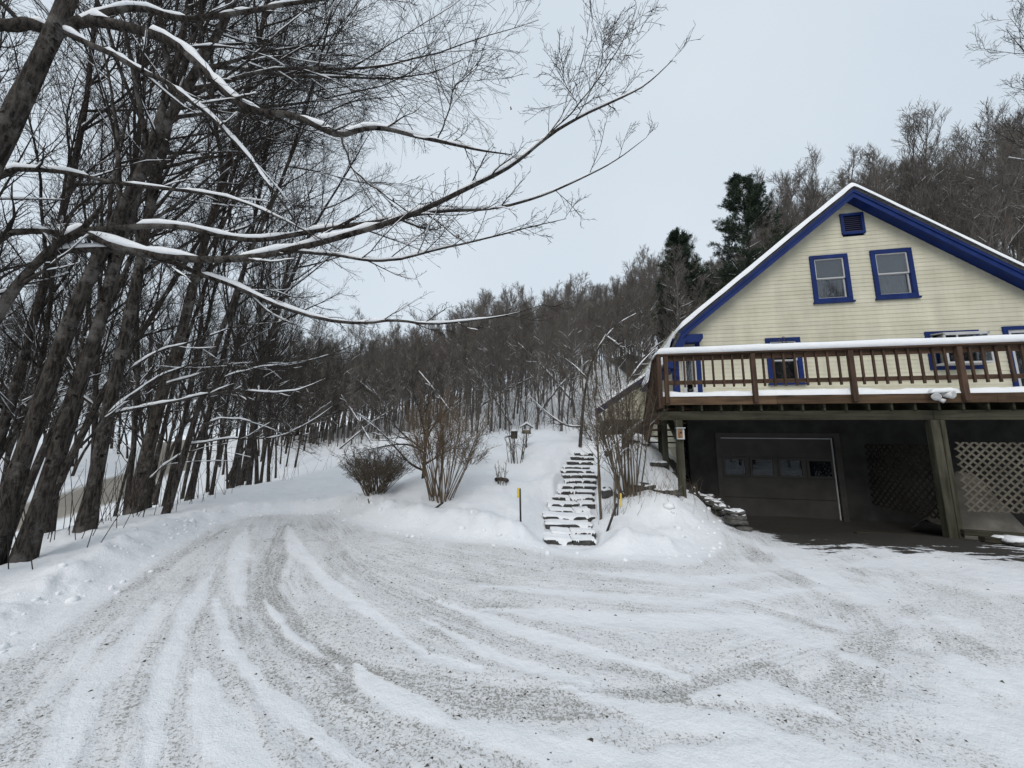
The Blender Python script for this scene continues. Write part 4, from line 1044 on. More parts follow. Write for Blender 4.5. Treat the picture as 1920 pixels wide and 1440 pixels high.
p = at(987, 812, 13.0); feeder_house(p)
p = at(964, 816, 13.2); root = empty('tube_feeder', tuple(p)); tag(root, 'grey cylinder bird feeder with a snow cap and side perch', 'bird feeder')
MB().cyl((0, 0, -1.1), (0, 0, -.12), .022, .022, 8).build('pole', 'metal_dark', root, smooth=True)
MB().cyl((0, 0, -.12), (0, 0, .14), .12, .12, 14).build('tube', 'concrete', root, smooth=False)
MB().cyl((0, 0, .141), (0, 0, .20), .13, .10, 14).build('snow_cap', 'snow', root, smooth=True)
MB().cyl((-.11, 0, -.03), (-.34, 0, -.08), .03, .012, 8).build('perch', 'log', root)
# logs
def log(label, a, b, r_, snow=True):
    a = np.array(a); b = np.array(b); root = empty('log', tuple((a + b) / 2)); tag(root, label, 'log'); m_ = (a + b) / 2
    K = 10; P = resample([a, (a + b) / 2 + np.array([0, 0, .03]), b], K, 1); R = r_ * (1 + .18 * np.sin(np.arange(K) * 1.9)); R[0] *= .55; R[-1] *= .5
    link('bark', mesh_np('bark', tubes(P[None], R[None], 9)[0] - m_, tubes(P[None], R[None], 9)[1], ('log',)), root)
    if snow:
        s = snow_on(P[None], R[None], RNG, rmin=0, smax=.07, hmin=.0, lo=.1)
        if s: link('snow_cap', mesh_np('snow_cap', s[0] - m_, s[1], ('snow',)), root)
q0, q1 = at_ground(927, 917, 9.3), at_ground(954, 918, 9.3)
log('short dark log lying across thin stems in the garden snow', q0 + [0, 0, .05], q1 + [0, 0, .05], .045, False)
q0, q1 = at(978, 850, 14.5), at(1025, 828, 16.5)
log('fallen dark log slanting on the snow behind the bird feeders', q0 + [0, 0, .0], q1, .07)

# ================================================================== bare trees
def proto_tree(seed, H, r0, n1, n2, n3, first=.38, ang=38, spread=1.0, tw=.0075, n4=0, fork=False):
    rg = np.random.default_rng(seed)
    K = 14; P = np.zeros((1, K, 3)); d = np.array([rg.normal() * .04, rg.normal() * .04, 1.0])
    for k in range(1, K):
        d = d + np.array([rg.normal() * .045, rg.normal() * .045, 0]); d /= np.linalg.norm(d); P[0, k] = P[0, k - 1] + d * H / (K - 1)
    t = np.linspace(0, 1, K); R = (r0 * (1 - t) ** .8 + tw)[None]; R[0, 0] *= 1.25
    P[0, 0, 2] -= .4
    L1, R1 = spawn(P, R, n1, (first, .97), (ang, 9), 0, 9, rg, wig=.06, up=.07, rf=.6, r1=tw, absl=(.20 * H * spread, .34 * H * spread))
    L2, R2 = spawn(L1, R1, n2, (.18, .97), (34, 10), .45, 6, rg, wig=.07, up=.05, r1=tw * .9)
    L3, R3 = spawn(L2, R2, n3, (.15, 1.0), (32, 12), .55, 4, rg, wig=.07, up=.04, r1=tw * .8, lmin=.3)
    parts = [(*tubes(P, R, 7), 0), (*tubes(L1, R1, 5), 0), (*tubes(L2, R2, 4), 1), (*tubes(L3, R3, 3), 1)]
    if n4:
        L4, R4 = spawn(L3, R3, n4, (.2, 1.0), (38, 14), .5, 3, rg, wig=.15, r1=tw * .7, lmin=.15); parts.append((*tubes(L4, R4, 3), 1))
    for PP, RR, mn in ((L1, R1, .014), (L2, R2, .008)):
        s = snow_on(PP, RR, rg, rmin=mn, n=4, smax=.06, lo=.42, hmin=.42)
        if s: parts.append((*s, 2))
    return merge(parts)
FP = []
for k in range(7):
    V_, F_, m_ = proto_tree(900 + k, 11.5, .062 + .014 * (k % 3), 24, 8, 7, first=.13 + .06 * (k % 3), ang=24 + 4 * (k % 4), spread=.95, tw=.0075)
    FP.append(mesh_np('forest_tree', V_, F_, ('forest_bark', 'forest_twig', 'snow'), m_))
SP = []
for k in range(3):
    V_, F_, m_ = proto_tree(950 + k, 7.5, .032, 17, 7, 5, first=.12, ang=36, spread=.75, tw=.006)
    SP.append(mesh_np('sapling', V_, F_, ('forest_bark', 'forest_twig', 'snow'), m_))
EDGE_X = [-60, -40, -24, -13, -6, -1.7, 2, 5, 8, 20, 35, 60]
EDGE_Y = [80, 58, 42, 33, 31, 21, 17.5, 17.5, 21, 23, 20, 14]
pts = []
rg = np.random.default_rng(3)
cX = rg.uniform(-45, 62, 26000); cY = rg.uniform(13, 78, 26000); cE = np.interp(cX, EDGE_X, EDGE_Y); cu, co_ = house_uv(cX, cY)
ok = (cY > cE) & (cX / cY > -1.0) & (cX / cY < 1.75) & (sdpoly(cX, cY, ROAD) > 3) & ~((cu > -6) & (co_ > -13.5))
cX, cY, cE = cX[ok], cY[ok], cE[ok]
pX = np.empty(len(cX)); pY = np.empty(len(cX)); npt = 0
for X, Y, e in zip(cX, cY, cE):
    dmin = 1.15 if Y - e < 7 else 1.5 + .012 * (Y - e)
    if npt and ((pX[:npt] - X) ** 2 + (pY[:npt] - Y) ** 2).min() < dmin ** 2: continue
    pX[npt] = X; pY[npt] = Y; npt += 1
    pts.append((float(X), float(Y), float(Y - e)))
    if npt >= 1300: break
SKY_X = [300, 500, 620, 750, 850, 900, 1000, 1040, 1100, 1150, 1200, 1270, 1310, 1345, 1400, 1450, 1480, 1560, 1650, 1720, 1800, 1850, 1900, 2100]
SKY_Y = [640, 640, 632, 612, 585, 556, 540, 556, 530, 540, 500, 470, 490, 500, 480, 430, 330, 318, 275, 300, 250, 200, 190, 150]
pts.sort(key=lambda q: math.hypot(q[0], q[1]))
far_pts = []; far_s = []
pz_ = ground(np.array([q[0] for q in pts]), np.array([q[1] for q in pts]))
ng = 0
for k, (X, Y, de) in enumerate(pts):
    z = float(pz_[k]) - .05
    sap = (de < 6 and rg.random() < .5)
    px_ = 960 + F * X / Y * 1.02; top = at(px_, np.interp(px_, SKY_X, SKY_Y), Y)[2]
    hcap = (top - z) * rg.uniform(.66, 1.06)
    if hcap < 2.5 or (1340 < px_ < 1495 and Y < 25.5 and hcap > 4): continue
    s_f = min(hcap / (7.6 if sap else 11.6), rg.uniform(1.0, 1.35))
    if ng < 290:
        ng += 1
        o = link('sapling' if sap else 'forest_tree', (SP if sap else FP)[rg.integers(0, 3 if sap else 7)])
        o.location = (X, Y, z); s = s_f; o.rotation_euler = (rg.normal() * .055, rg.normal() * .055, rg.uniform(0, 6.28)); w_f = rg.uniform(.75, 1.2); o.scale = (s * w_f, s * w_f, s)
        if sap: tag(o, 'slim bare sapling at the edge of the wood beyond the garden', 'sapling', 'saplings along the edge of the wood')
        elif X > 9: tag(o, 'bare snow flecked tree on the hillside behind the house', 'tree', 'bare trees behind the house')
        elif X < -13: tag(o, 'bare brown tree of the wood beyond the snowy field', 'tree', 'bare trees beyond the field')
        else: tag(o, 'bare brown tree of the hillside wood behind the garden', 'tree', 'bare trees of the hillside wood')
    else:
        far_pts.append((X, Y, z)); far_s.append(s_f)
# dead trunks lodged among the standing trees, lined with snow
for q, (x, y, Y, ln, az, el) in enumerate(((640, 800, 34, 7, .4, .7), (700, 790, 31, 6, 2.6, .8), (790, 770, 30, 7, .6, .6), (860, 740, 27, 6, 2.5, .75), (905, 720, 25, 6, .3, .5), (960, 730, 24, 6, 2.7, .9), (1010, 720, 22, 5, .5, .8), (1070, 690, 22, 6, 2.4, .7), (1150, 700, 21, 5, .5, .9), (1010, 650, 30, 7, 2.6, .7), (880, 690, 32, 7, .3, .8), (740, 730, 36, 8, 2.7, .6), (1190, 640, 26, 6, .4, .6))):
    c_ = at(x, y, Y); g_ = gz(c_[0], c_[1]); a_ = np.array([c_[0], c_[1], max(g_, c_[2] - ln * .5 * math.sin(el))]); d_ = np.array([math.cos(az) * math.cos(el), .25 * math.cos(el), math.sin(el)])
    P_ = resample([a_, a_ + d_ * ln * .5 + [0, 0, .25], a_ + d_ * ln + [.2, 0, -.1]], 14, 1)[None]; R0 = (np.linspace(.075, .025, 14))[None]
    B_, Q_ = spawn(P_, R0, 7, (.4, 1), (40, 10), .25, 5, rg, wig=.08, r1=.012)
    root = empty('leaning_trunk', tuple(a_)); tag(root, 'snow lined dead trunk leaning among the trees of the hillside wood', 'trunk', 'leaning dead trunks in the wood')
    v_, f_, _ = merge([(*tubes(P_, R0, 6), 0), (*tubes(B_, Q_, 4), 0)]); link('bark', mesh_np('bark', v_ - a_, f_, ('forest_bark',)), root)
    sn_ = [t_ for t_ in (snow_on(P_, R0, rg, rmin=.01, n=5, lo=.15, hmin=.15, smax=.08), snow_on(B_, Q_, rg, rmin=.008, n=4, lo=.3, hmin=.3, smax=.05)) if t_]
    v_, f_, _ = merge([(*t_, 0) for t_ in sn_]); so = link('snow', mesh_np('snow', v_ - a_, f_, ('snow',)), root); so['kind'] = 'stuff'
# wood on the other side of the drive, mirrored in the window panes
for q in range(170):
    X = rg.uniform(-45, 45); Y = rg.uniform(-48, -13)
    if sdpoly(np.array([X]), np.array([Y]), ROAD)[0] < 2: continue
    far_pts.append((X, Y, gz(X, Y) - .05)); far_s.append(rg.uniform(1.0, 1.5))
# the deeper wood: one mass of the same trees
me = bpy.data.meshes.new('woodland'); me.from_pydata(far_pts, [], []); me.attributes.new('tree_size', 'FLOAT', 'POINT').data.foreach_set('value', np.array(far_s, np.float32)); wd = link('woodland', me)
tag(wd, 'deep bare wood covering the upper hillside and the land across the drive', 'woodland', kind='stuff')
ngp = bpy.data.node_groups.new('woodland', 'GeometryNodeTree')
ngp.interface.new_socket('Geometry', in_out='INPUT', socket_type='NodeSocketGeometry'); ngp.interface.new_socket('Geometry', in_out='OUTPUT', socket_type='NodeSocketGeometry')
gi = ngp.nodes.new('NodeGroupInput'); go = ngp.nodes.new('NodeGroupOutput')
jn = ngp.nodes.new('GeometryNodeGeometryToInstance')
src = []
for mm in FP:
    for o in bpy.data.objects:
        if o.data == mm: src.append(o); break
for o in src:
    oi = ngp.nodes.new('GeometryNodeObjectInfo'); oi.inputs['Object'].default_value = o; oi.transform_space = 'ORIGINAL'
    ngp.links.new(oi.outputs['Geometry'], jn.inputs['Geometry'])
ip = ngp.nodes.new('GeometryNodeInstanceOnPoints'); ip.inputs['Pick Instance'].default_value = True
rv = ngp.nodes.new('FunctionNodeRandomValue'); rv.data_type = 'FLOAT_VECTOR'; rv.inputs[0].default_value = (-.04, -.04, 0); rv.inputs[1].default_value = (.04, .04, 6.28)
rs = ngp.nodes.new('GeometryNodeInputNamedAttribute'); rs.data_type = 'FLOAT'; rs.inputs['Name'].default_value = 'tree_size'
ngp.links.new(gi.outputs[0], ip.inputs['Points']); ngp.links.new(jn.outputs[0], ip.inputs['Instance']); ngp.links.new(rv.outputs[0], ip.inputs['Rotation']); ngp.links.new(rs.outputs[0], ip.inputs['Scale'])
ngp.links.new(ip.outputs[0], go.inputs[0])
md = wd.modifiers.new('woodland', 'NODES'); md.node_group = ngp

# trees beyond the road and down the bank at the left
MP = []
for k in range(4):
    V_, F_, m_ = proto_tree(970 + k, 14, .105, 18, 8, 7, first=.2, ang=40, tw=.0046, n4=2)
    MP.append(mesh_np('roadside_tree', V_, F_, ('bark', 'twig', 'snow'), m_))
cnt = 0; tries = 0; lp = []
for X, Y in ((-11.2, 8.5), (-12.5, 10.5), (-10.8, 10.8), (-13.5, 9), (-12.2, 13), (-14.5, 12), (-11.6, 14.6), (-13.8, 16), (-12.6, 17.5), (-15.5, 18), (-13.2, 20), (-16, 21.5), (-14.6, 23.5), (-17.5, 25), (-15.5, 27), (-14.8, 14.4), (-17, 28.5), (-19, 31), (-8.6, 6.6), (-9.5, 7.7), (-10.2, 9.4), (-9.4, 10.4), (-10.9, 12.3), (-8.3, 5.6), (-9.7, 6.3), (-10.6, 7.4), (-11.6, 11.8), (-9.9, 12.6)):
    lp.append((X, Y)); o = link('roadside_tree', MP[rg.integers(0, 4)]); s = rg.uniform(.6, .95); o.location = (X, Y, gz(X, Y) - .05); o.scale = (s * .72, s * .72, s); o.rotation_euler = (rg.normal() * .05, .07 + rg.normal() * .04, rg.uniform(0, 6.28))
    tag(o, 'slender bare tree on the bank between the leaning trunks and the road', 'tree', 'slender trees on the roadside bank')
while cnt < 95 and tries < 9000:
    tries += 1
    X = rg.uniform(-60, -8.5); Y = rg.uniform(5.5, 60)
    if Y < 3.0 or X / Y < -1.75 or X / Y > -.42: continue
    sr_ = sdpoly(np.array([X]), np.array([Y]), ROAD)[0]
    if sr_ < 1.2: continue
    if X > -11 - .30 * (Y - 8) and Y < 45: continue
    if any((X - q[0]) ** 2 + (Y - q[1]) ** 2 < 3.2 for q in lp): continue
    lp.append((X, Y)); cnt += 1
    o = link('roadside_tree', MP[rg.integers(0, 4)]); s = rg.uniform(.7, 1.2); o.location = (X, Y, gz(X, Y) - .05); o.scale = (s, s, s); o.rotation_euler = (rg.normal() * .05, rg.normal() * .05 + .04, rg.uniform(0, 6.28))
    tag(o, 'bare dark tree standing down by the road behind the leaning trunks', 'tree', 'bare trees beside the road')
# clump at the far end of the roadside row
for k, (x, y, Y, lb) in enumerate(((433, 914, 13.7, 'dark bare tree at the near end of the far clump beside the field'), (452, 902, 14.6, 'dark bare tree second in the far clump beside the field'), (468, 893, 15.6, 'dark bare tree third in the far clump beside the field'), (486, 885, 17.0, 'dark bare tree fourth in the far clump beside the field'), (508, 870, 20.0, 'dark bare tree at the far end of the clump beside the field'))):
    p = at_ground(x, y, Y); o = link('roadside_tree', MP[k % 4]); s = (1.25, 1.1, 1.2, 1.05, 1.0)[k]; o.location = (p[0], p[1], p[2] - .05); o.scale = (s * .72, s * .72, s); o.rotation_euler = (0.02 * (k - 2), .05, k * 1.3)
    tag(o, lb, 'tree', 'far clump of trees beside the field')

# the near roadside maples, each grown from its own trunk line
def path(pts, Y0, Y1):
    n_ = len(pts); return np.array([at(p[0], p[1], Y0 + (Y1 - Y0) * i / (n_ - 1)) for i, p in enumerate(pts)])
def maple(label, trunk, r0, limbs, seed, n1=20, n2=11, n3=8, n4=3, lim=(2.2, 4.2), tr=(.26, .98), bias=(.20, -.03, .05), m_='bark', extend=4.0, group='leaning roadside maples', tw=.0026, hero=(), snow_amt=1.0, ntw=1.0, reach=0, rl_=(3.5, 6.5)):
    rg = np.random.default_rng(seed)
    T_ = np.asarray(trunk, float)
    base = T_[0].copy(); g = gz(base[0], base[1]); base[2] = g
    d = T_[-1] - T_[-3]; d /= np.linalg.norm(d); d[2] += .4; d /= np.linalg.norm(d)
    T_ = np.vstack([[base + [0, 0, -.3]], T_ if abs(T_[0][2] - g) > .35 else T_[1:], [T_[-1] + d * extend * .5], [T_[-1] + d * extend]])
    K = 64; P = resample(T_, K, 2)[None]; t = np.linspace(0, 1, K)
    wob_ = np.stack([np.sin(t * 23 + seed) * .02, np.cos(t * 19 + seed * 2) * .02, t * 0], 1) * r0 / .18; P[0] += wob_
    R = (r0 * (1 - .90 * t ** .8) * (1 + .05 * np.sin(t * 40 + seed)) + .01)[None]
    R[0, :6] *= np.array([1.45, 1.42, 1.32, 1.2, 1.1, 1.04])
    nt = 14; tv_, tf_ = tubes(P, R, nt)
    ax_ = np.repeat(P[0], nt, 0); aa_ = np.tile(np.arange(nt), K); kk_ = np.repeat(np.arange(K), nt)
    rel = 1 + .16 * (vnoise(aa_ * 1.0 + seed, kk_ * .35, seed) - .5) + .10 * (vnoise(aa_ * .5, kk_ * .9 + seed, seed + 1) - .5)
    tv_ = ax_ + (tv_ - ax_) * rel[:, None]
    TP = [(tv_, tf_)]
    LB = []
    ic = bmesh.new(); bmesh.ops.create_icosphere(ic, subdivisions=2, radius=1); icv = np.array([v.co[:] for v in ic.verts]); icf = np.array([[v.index for v in f.verts] for f in ic.faces]); ic.free()
    icf4 = np.concatenate([icf, icf[:, 2:3]], 1)
    for q in range(14):
        kk = rg.integers(6, K - 14); c_ = P[0, kk]; tg = P[0, kk + 1] - P[0, kk]; up_ = np.array([0, 0, 1.0]) - tg * tg[2] / (tg @ tg); up_ /= np.linalg.norm(up_) + 1e-9
        up_ = up_ + rg.normal(size=3) * .45; up_ /= np.linalg.norm(up_)
        sz3 = np.array([rg.uniform(.018, .04), rg.uniform(.018, .04), rg.uniform(.03, .085)])
        LB.append((c_ + up_ * R[0, kk] * .97 + icv * sz3 * (1 + .25 * vnoise(icv[:, 0] * 2 + q, icv[:, 2] * 2, seed))[:, None], icf4))
    SN = list(LB)
    HL, HR = [], []
    for (pp, ra, rb) in hero:
        q = resample(pp, 48, 1); tt = np.linspace(0, 1, 48)
        q = q + np.stack([np.sin(tt * 31 + seed) * .012, np.cos(tt * 27) * .012, np.sin(tt * 37 + 1) * .010], 1) * (1 - tt)[:, None]
        HL.append(q); HR.append(.84 * ra * (1 - tt) ** .75 + rb * tt ** .5 * (tt > 0) + .0005)
    L1, R1 = spawn(P, R, n1, tr, (34, 10), 0, 12, rg, wig=.055, up=.02, bias=bias, rf=.55, r1=tw * 1.6, absl=lim)
    groups = [(L1, R1, n2, n3, n4)]
    if reach:
        LR, RR = spawn(P, R, reach, (.42, .93), (46, 10), 0, 14, rg, wig=.06, up=.015, bias=(.62, -.02, .06), rf=.6, r1=tw * 1.6, absl=rl_)
        groups.append((LR, RR, 16, n3, n4)); TP.append(tubes(LR, RR, 6)); SN.append(snow_on(LR, RR, rg, rmin=.012, n=6, lo=.42, smax=.045, hmin=.45))
    if HL:
        HLa, HRa = np.stack(HL), np.stack(HR)
        TP.append(tubes(HLa, HRa, 8))
        SN.append(snow_on(HLa, HRa, rg, rmin=.003, n=8, smax=.075, lo=.12 if snow_amt >= 1 else .25, hmin=.30, amount=1.12, rfade=(.006, .016)))
        groups.append((HLa, HRa, int(12 * ntw), 7, 3))
    TP.append(tubes(L1, R1, 6))
    SN.append(snow_on(L1, R1, rg, rmin=.012, n=6, lo=.42, smax=.045, hmin=.45))
    TW = []
    for (A_, B_, c2, c3, c4) in groups:
        L2, R2 = spawn(A_, B_, c2, (.14, .98), (38, 12), .42, 7, rg, wig=.075, up=.015, rf=.55, r1=tw * 1.25, lmin=.3) if (A_ is L1 or len(A_) == reach and A_.shape[1] == 14) else \
                 spawn(A_, B_, c2, (.18, 1.0), (40, 12), 0, 8, rg, wig=.10, up=.03, rf=.5, r1=tw * 1.2, absl=(.6, 1.5), bias=(.15, 0, 0))
        L3, R3 = spawn(L2, R2, c3, (.12, 1.0), (38, 12), .50, 4, rg, wig=.09, up=.01, r1=tw, lmin=.18)
        L4, R4 = spawn(L3, R3, c4, (.15, 1.0), (42, 14), .45, 2, rg, wig=.12, r1=tw * .85, lmin=.07)
        TW += [tubes(L2, R2, 4), tubes(L3, R3, 3), tubes(L4, R4, 3)]
        SN.append(snow_on(L2, R2, rg, rmin=.0048, n=5, lo=.44, smax=.03, hmin=.5))
    return tree_object('maple_tree', label, group, tuple(base), {'trunk': (TP, m_), 'crown': (TW, 'twig'), 'snow': (SN, 'snow')})
# overhanging tree just outside the frame at the left
maple('thick maple trunk leaning in at the upper left corner under snow laden limbs', path([(-330, 900), (-190, 640), (-90, 440), (0, 268), (52, 165), (105, 58), (150, -60), (200, -200)], 3.75, 3.9), .155,
      None, 41, n1=10, n2=9, n3=7, lim=(1.4, 3.0), tr=(.60, .98), hero=(
          (path([(103, 62), (135, 42), (180, 38), (240, 52), (330, 78), (375, 122), (418, 175), (480, 210), (550, 216), (600, 240), (640, 256), (680, 240), (720, 239), (780, 256), (860, 273), (905, 283), (960, 290)], 3.88, 4.6), .075, .005),
          (path([(100, 62), (60, 44), (0, 47), (-90, 56), (-200, 40)], 3.88, 3.6), .07, .03),
          (path([(120, 60), (180, 88), (260, 128), (330, 166), (400, 222), (460, 285), (500, 342), (540, 392), (560, 430)], 3.88, 4.3), .042, .005),
          (path([(150, 40), (200, 22), (260, 14), (330, 33), (400, 35), (470, 18), (570, 4), (700, -20), (800, -30)], 3.9, 4.6), .045, .006),
          (path([(640, 256), (660, 320), (700, 350), (740, 380), (800, 420)], 4.28, 4.6), .014, .003),
          (path([(820, 265), (845, 200), (848, 165), (880, 140), (900, 120)], 4.4, 4.6), .011, .003)))
maple('pale maple bending over beside the drive with long low snow laden limbs', path([(-260, 1010), (-150, 860), (-60, 690), (0, 580), (60, 500), (110, 452), (150, 432)], 4.2, 4.25), .13,
      None, 42, n1=2, n2=6, n3=6, lim=(1.0, 1.6), tr=(.7, .95), extend=.4, m_='bark', hero=(
          (path([(118, 450), (150, 430), (190, 452), (240, 468), (310, 482), (380, 489), (460, 484), (530, 470), (600, 457), (700, 427), (800, 391), (900, 342), (960, 312), (1030, 252), (1090, 217), (1160, 186), (1212, 160), (1262, 112)], 4.24, 5.0), .062, .0035),
          (path([(530, 470), (590, 474), (650, 482), (735, 492), (790, 474), (840, 464), (940, 440), (1000, 424), (1062, 410)], 4.55, 5.0), .026, .003),
          (path([(150, 432), (210, 430), (290, 421), (360, 428), (410, 444), (480, 450), (540, 442), (620, 430), (720, 412), (820, 396), (930, 392), (1010, 370), (1080, 340), (1150, 305), (1212, 258)], 4.26, 5.2), .045, .003),
          (path([(985, 290), (1060, 225), (1110, 165), (1148, 110), (1172, 70), (1194, 14)], 4.8, 5.1), .013, .003),
          (path([(1125, 128), (1131, 100), (1126, 60)], 4.95, 5.0), .006, .003), (path([(1090, 215), (1075, 180), (1048, 148)], 4.9, 5.0), .006, .003),
          (path([(-40, 660), (-10, 590), (-30, 500), (0, 437), (60, 433), (120, 436)], 4.22, 4.3), .045, .03),
          (path([(-120, 800), (-80, 560), (-60, 380), (0, 314), (110, 320), (200, 340), (300, 353), (372, 360), (450, 375), (560, 425), (640, 470)], 4.2, 4.5), .05, .004),
          (path([(60, 500), (100, 472), (150, 468), (200, 466), (280, 481), (330, 492), (370, 512), (440, 537), (520, 572), (600, 600), (680, 607), (740, 599), (800, 609), (900, 600), (960, 590), (1022, 570)], 4.25, 5.2), .045, .003)))
hl = bpy.data.objects['maple_tree.001']
for k, (x, y, Y) in enumerate(((770, 117, 4.5), (735, 382, 4.6), (738, 372, 4.6), (958, 200, 4.8), (860, 440, 4.8))):
    p = Vector(at(x, y, Y)) - hl.location; n_ = 5; vv = []
    for i in range(n_):
        for j in (-1, 1): vv.append((p.x + j * .012 * math.sin(math.pi * (i + .6) / n_) + .006 * math.sin(i * 2 + k), p.y + j * .006, p.z - .014 * i))
    me = bpy.data.meshes.new('dead_leaf'); me.from_pydata(vv, [], [(2 * i, 2 * i + 1, 2 * i + 3, 2 * i + 2) for i in range(n_ - 1)]); me.materials.append(MATS['leaf']); link('dead_leaf', me, hl)
T = [
    ('thick grey maple trunk at the left frame edge by the drive', [(-28, 1050), (0, 985), (83, 750), (137, 583), (183, 480), (260, 330), (350, 170), (420, 40), (470, -80), (520, -260)], 5.2, 5.8, .15, 'bark', 51, ()),
    ('dark maple trunk rooted nearest the drive in the lower left', [(38, 1058), (75, 950), (108, 842), (146, 717), (188, 608), (212, 500), (250, 380), (290, 250), (330, 120), (360, -20), (390, -200)], 5.36, 5.9, .125, 'bark', 52,
        [([(84, 925), (122, 868), (158, 829), (221, 758), (292, 708), (354, 684), (408, 670), (455, 690), (540, 692)], 5.4, 6.4, .022, .003)]),
    ('dark maple trunk second along the bank with a snowy low limb', [(155, 1004), (175, 917), (208, 750), (233, 637), (258, 525), (275, 420), (300, 300), (330, 180), (370, 50), (410, -100)], 6.9, 7.3, .15, 'bark', 53,
        [([(200, 780), (242, 768), (317, 755), (375, 741), (442, 732), (540, 738), (600, 716), (645, 690)], 7.0, 8.2, .032, .004), ([(205, 765), (233, 697), (300, 656), (354, 643), (400, 627), (442, 611), (492, 607), (560, 600)], 7.0, 8.0, .026, .004)]),
    ('straight brown maple trunk third along the bank in a mound of snow', [(248, 966), (267, 900), (300, 750), (346, 604), (367, 512), (395, 420), (430, 300), (460, 180), (490, 60), (520, -80)], 8.76, 9.2, .175, 'bark_pale', 54,
        [([(262, 915), (320, 860), (375, 838), (417, 809), (446, 771), (480, 745)], 8.8, 9.6, .022, .004), ([(312, 720), (380, 700), (440, 676), (520, 690), (600, 672), (680, 640)], 8.8, 10, .03, .004)]),
    ('slim leaning maple with several stems beyond the brown trunk', [(306, 974), (340, 870), (375, 750), (405, 650), (433, 575), (470, 470), (520, 360), (560, 250), (590, 150), (620, 30)], 8.3, 9.0, .075, 'bark', 55,
        [([(350, 835), (420, 822), (471, 823), (521, 821), (583, 792), (640, 750), (690, 720)], 8.5, 9.8, .022, .004), ([(360, 800), (430, 780), (500, 800), (560, 830), (620, 815)], 8.5, 9.6, .018, .004), ([(384, 720), (470, 690), (560, 680), (650, 660)], 8.6, 9.6, .018, .004)]),
    ('slender dark maple stem between the brown trunk and the leaning stems', [(270, 966), (290, 870), (318, 760), (345, 650), (390, 520), (420, 400), (450, 280), (470, 150)], 9.6, 10.2, .07, 'bark', 56, ()),
    ('dark maple trunk set back behind the second trunk', [(95, 930), (120, 830), (160, 700), (200, 560), (235, 430), (255, 300), (270, 150), (285, 0)], 8.2, 8.6, .13, 'bark', 57, ()),
    ('dark maple trunk set back at the left frame edge', [(-60, 960), (10, 800), (50, 640), (100, 480), (130, 350), (160, 200), (180, 40), (190, -80)], 7.4, 7.8, .12, 'bark', 58, ()),
    ('dark forked maple further along behind the leaning stems', [(352, 940), (372, 860), (400, 740), (430, 620), (455, 520), (480, 400), (500, 300), (510, 200)], 11.5, 12, .11, 'bark', 59,
        [([(400, 740), (450, 640), (520, 560), (600, 500), (660, 440)], 11.7, 12.4, .045, .008)]),
]
for lb, pp, ya, yb, r0, m_, sd_, hero in T:
    maple(lb, path(pp, ya, yb), r0 * .70, None, sd_, hero=[(path(q, a, b), ra, rb) for q, a, b, ra, rb in hero], m_=m_, snow_amt=.8, reach=10 if r0 > .1 else 7, rl_=(5.0, 9.5) if r0 > .1 else (3.5, 5.5), n1=19 if r0 > .1 else 13, n2=9, n3=8, lim=(3.0, 6.5) if r0 > .1 else (1.8, 3.8))

# ================================================================== shrubs
def shrub(name, label, base, nst, Hh, spread, r0, seed, m_, n2=6, n3=4, ang0=0.0, up=.03, n4=0, lean=(0, 0), foot=.12, tw=.0025, snow=True, cat='shrub', tr=(.3, .98), ang=32, l2=.35):
    rg = np.random.default_rng(seed); base = np.array(base, float)
    K = 9; P = []
    for k in range(nst):
        az = rg.uniform(0, 6.28); rr = foot * math.sqrt(rg.random()); p = base + [math.cos(az) * rr, math.sin(az) * rr, -.06]
        tilt = ang0 + spread * math.sqrt(rg.random()); a2 = az + rg.normal() * .4
        d = np.array([math.sin(tilt) * math.cos(a2) + lean[0], math.sin(tilt) * math.sin(a2) + lean[1], math.cos(tilt)]); L_ = Hh * rg.uniform(.65, 1.08) / max(.5, d[2] ** .3 if d[2] > 0 else .5)
        q = [p]
        for s in range(K - 1):
            d = d + rg.normal(size=3) * .05; d[2] += up; d /= np.linalg.norm(d); q.append(q[-1] + d * L_ / (K - 1))
        P.append(q)
    P = np.array(P); t = np.linspace(0, 1, K); R = np.outer(r0 * rg.uniform(.6, 1.15, nst), (1 - t) ** .8) + tw
    L2, R2 = spawn(P, R, n2, tr, (ang, 12), l2, 6, rg, wig=.12, up=up, r1=tw)
    L3, R3 = spawn(L2, R2, n3, (.15, 1), (36, 12), .5, 4, rg, wig=.13, up=up * .6, r1=tw * .85, lmin=.06)
    tw_ = [tubes(L2, R2, 4), tubes(L3, R3, 3)]
    if n4:
        L4, R4 = spawn(L3, R3, n4, (.2, 1), (36, 12), .5, 2, rg, r1=tw * .8, lmin=.05); tw_.append(tubes(L4, R4, 3))
    parts = {'stems': ([tubes(P, R, 6)], m_), 'twigs': (tw_, m_)}
    if snow: parts['snow'] = ([snow_on(P, R, rg, rmin=.004, n=5, lo=.6, hmin=.4), snow_on(L2, R2, rg, rmin=.0035, n=4, lo=.6, hmin=.5, smax=.02)], 'snow')
    return tree_object(name, label, None, tuple(base), parts, cat)
b = at_ground(703, 935, 9.1)
shrub('round_shrub', 'low round dark twiggy shrub at the edge of the garden bank', b, 80, 1.12, .80, .008, 71, 'lilac_bark', 8, 5, up=.02, n4=2, foot=.25, ang=40)
shrub('dogwood_shrub', 'tall vase shaped shrub with many reddish brown stems in the garden', at_ground(828, 942, 8.55), 44, 2.2, .52, .011, 72, 'red_twig', 8, 6, up=.02, n4=2, lean=(.06, 0), foot=.28, tr=(.42, .98), ang=24)
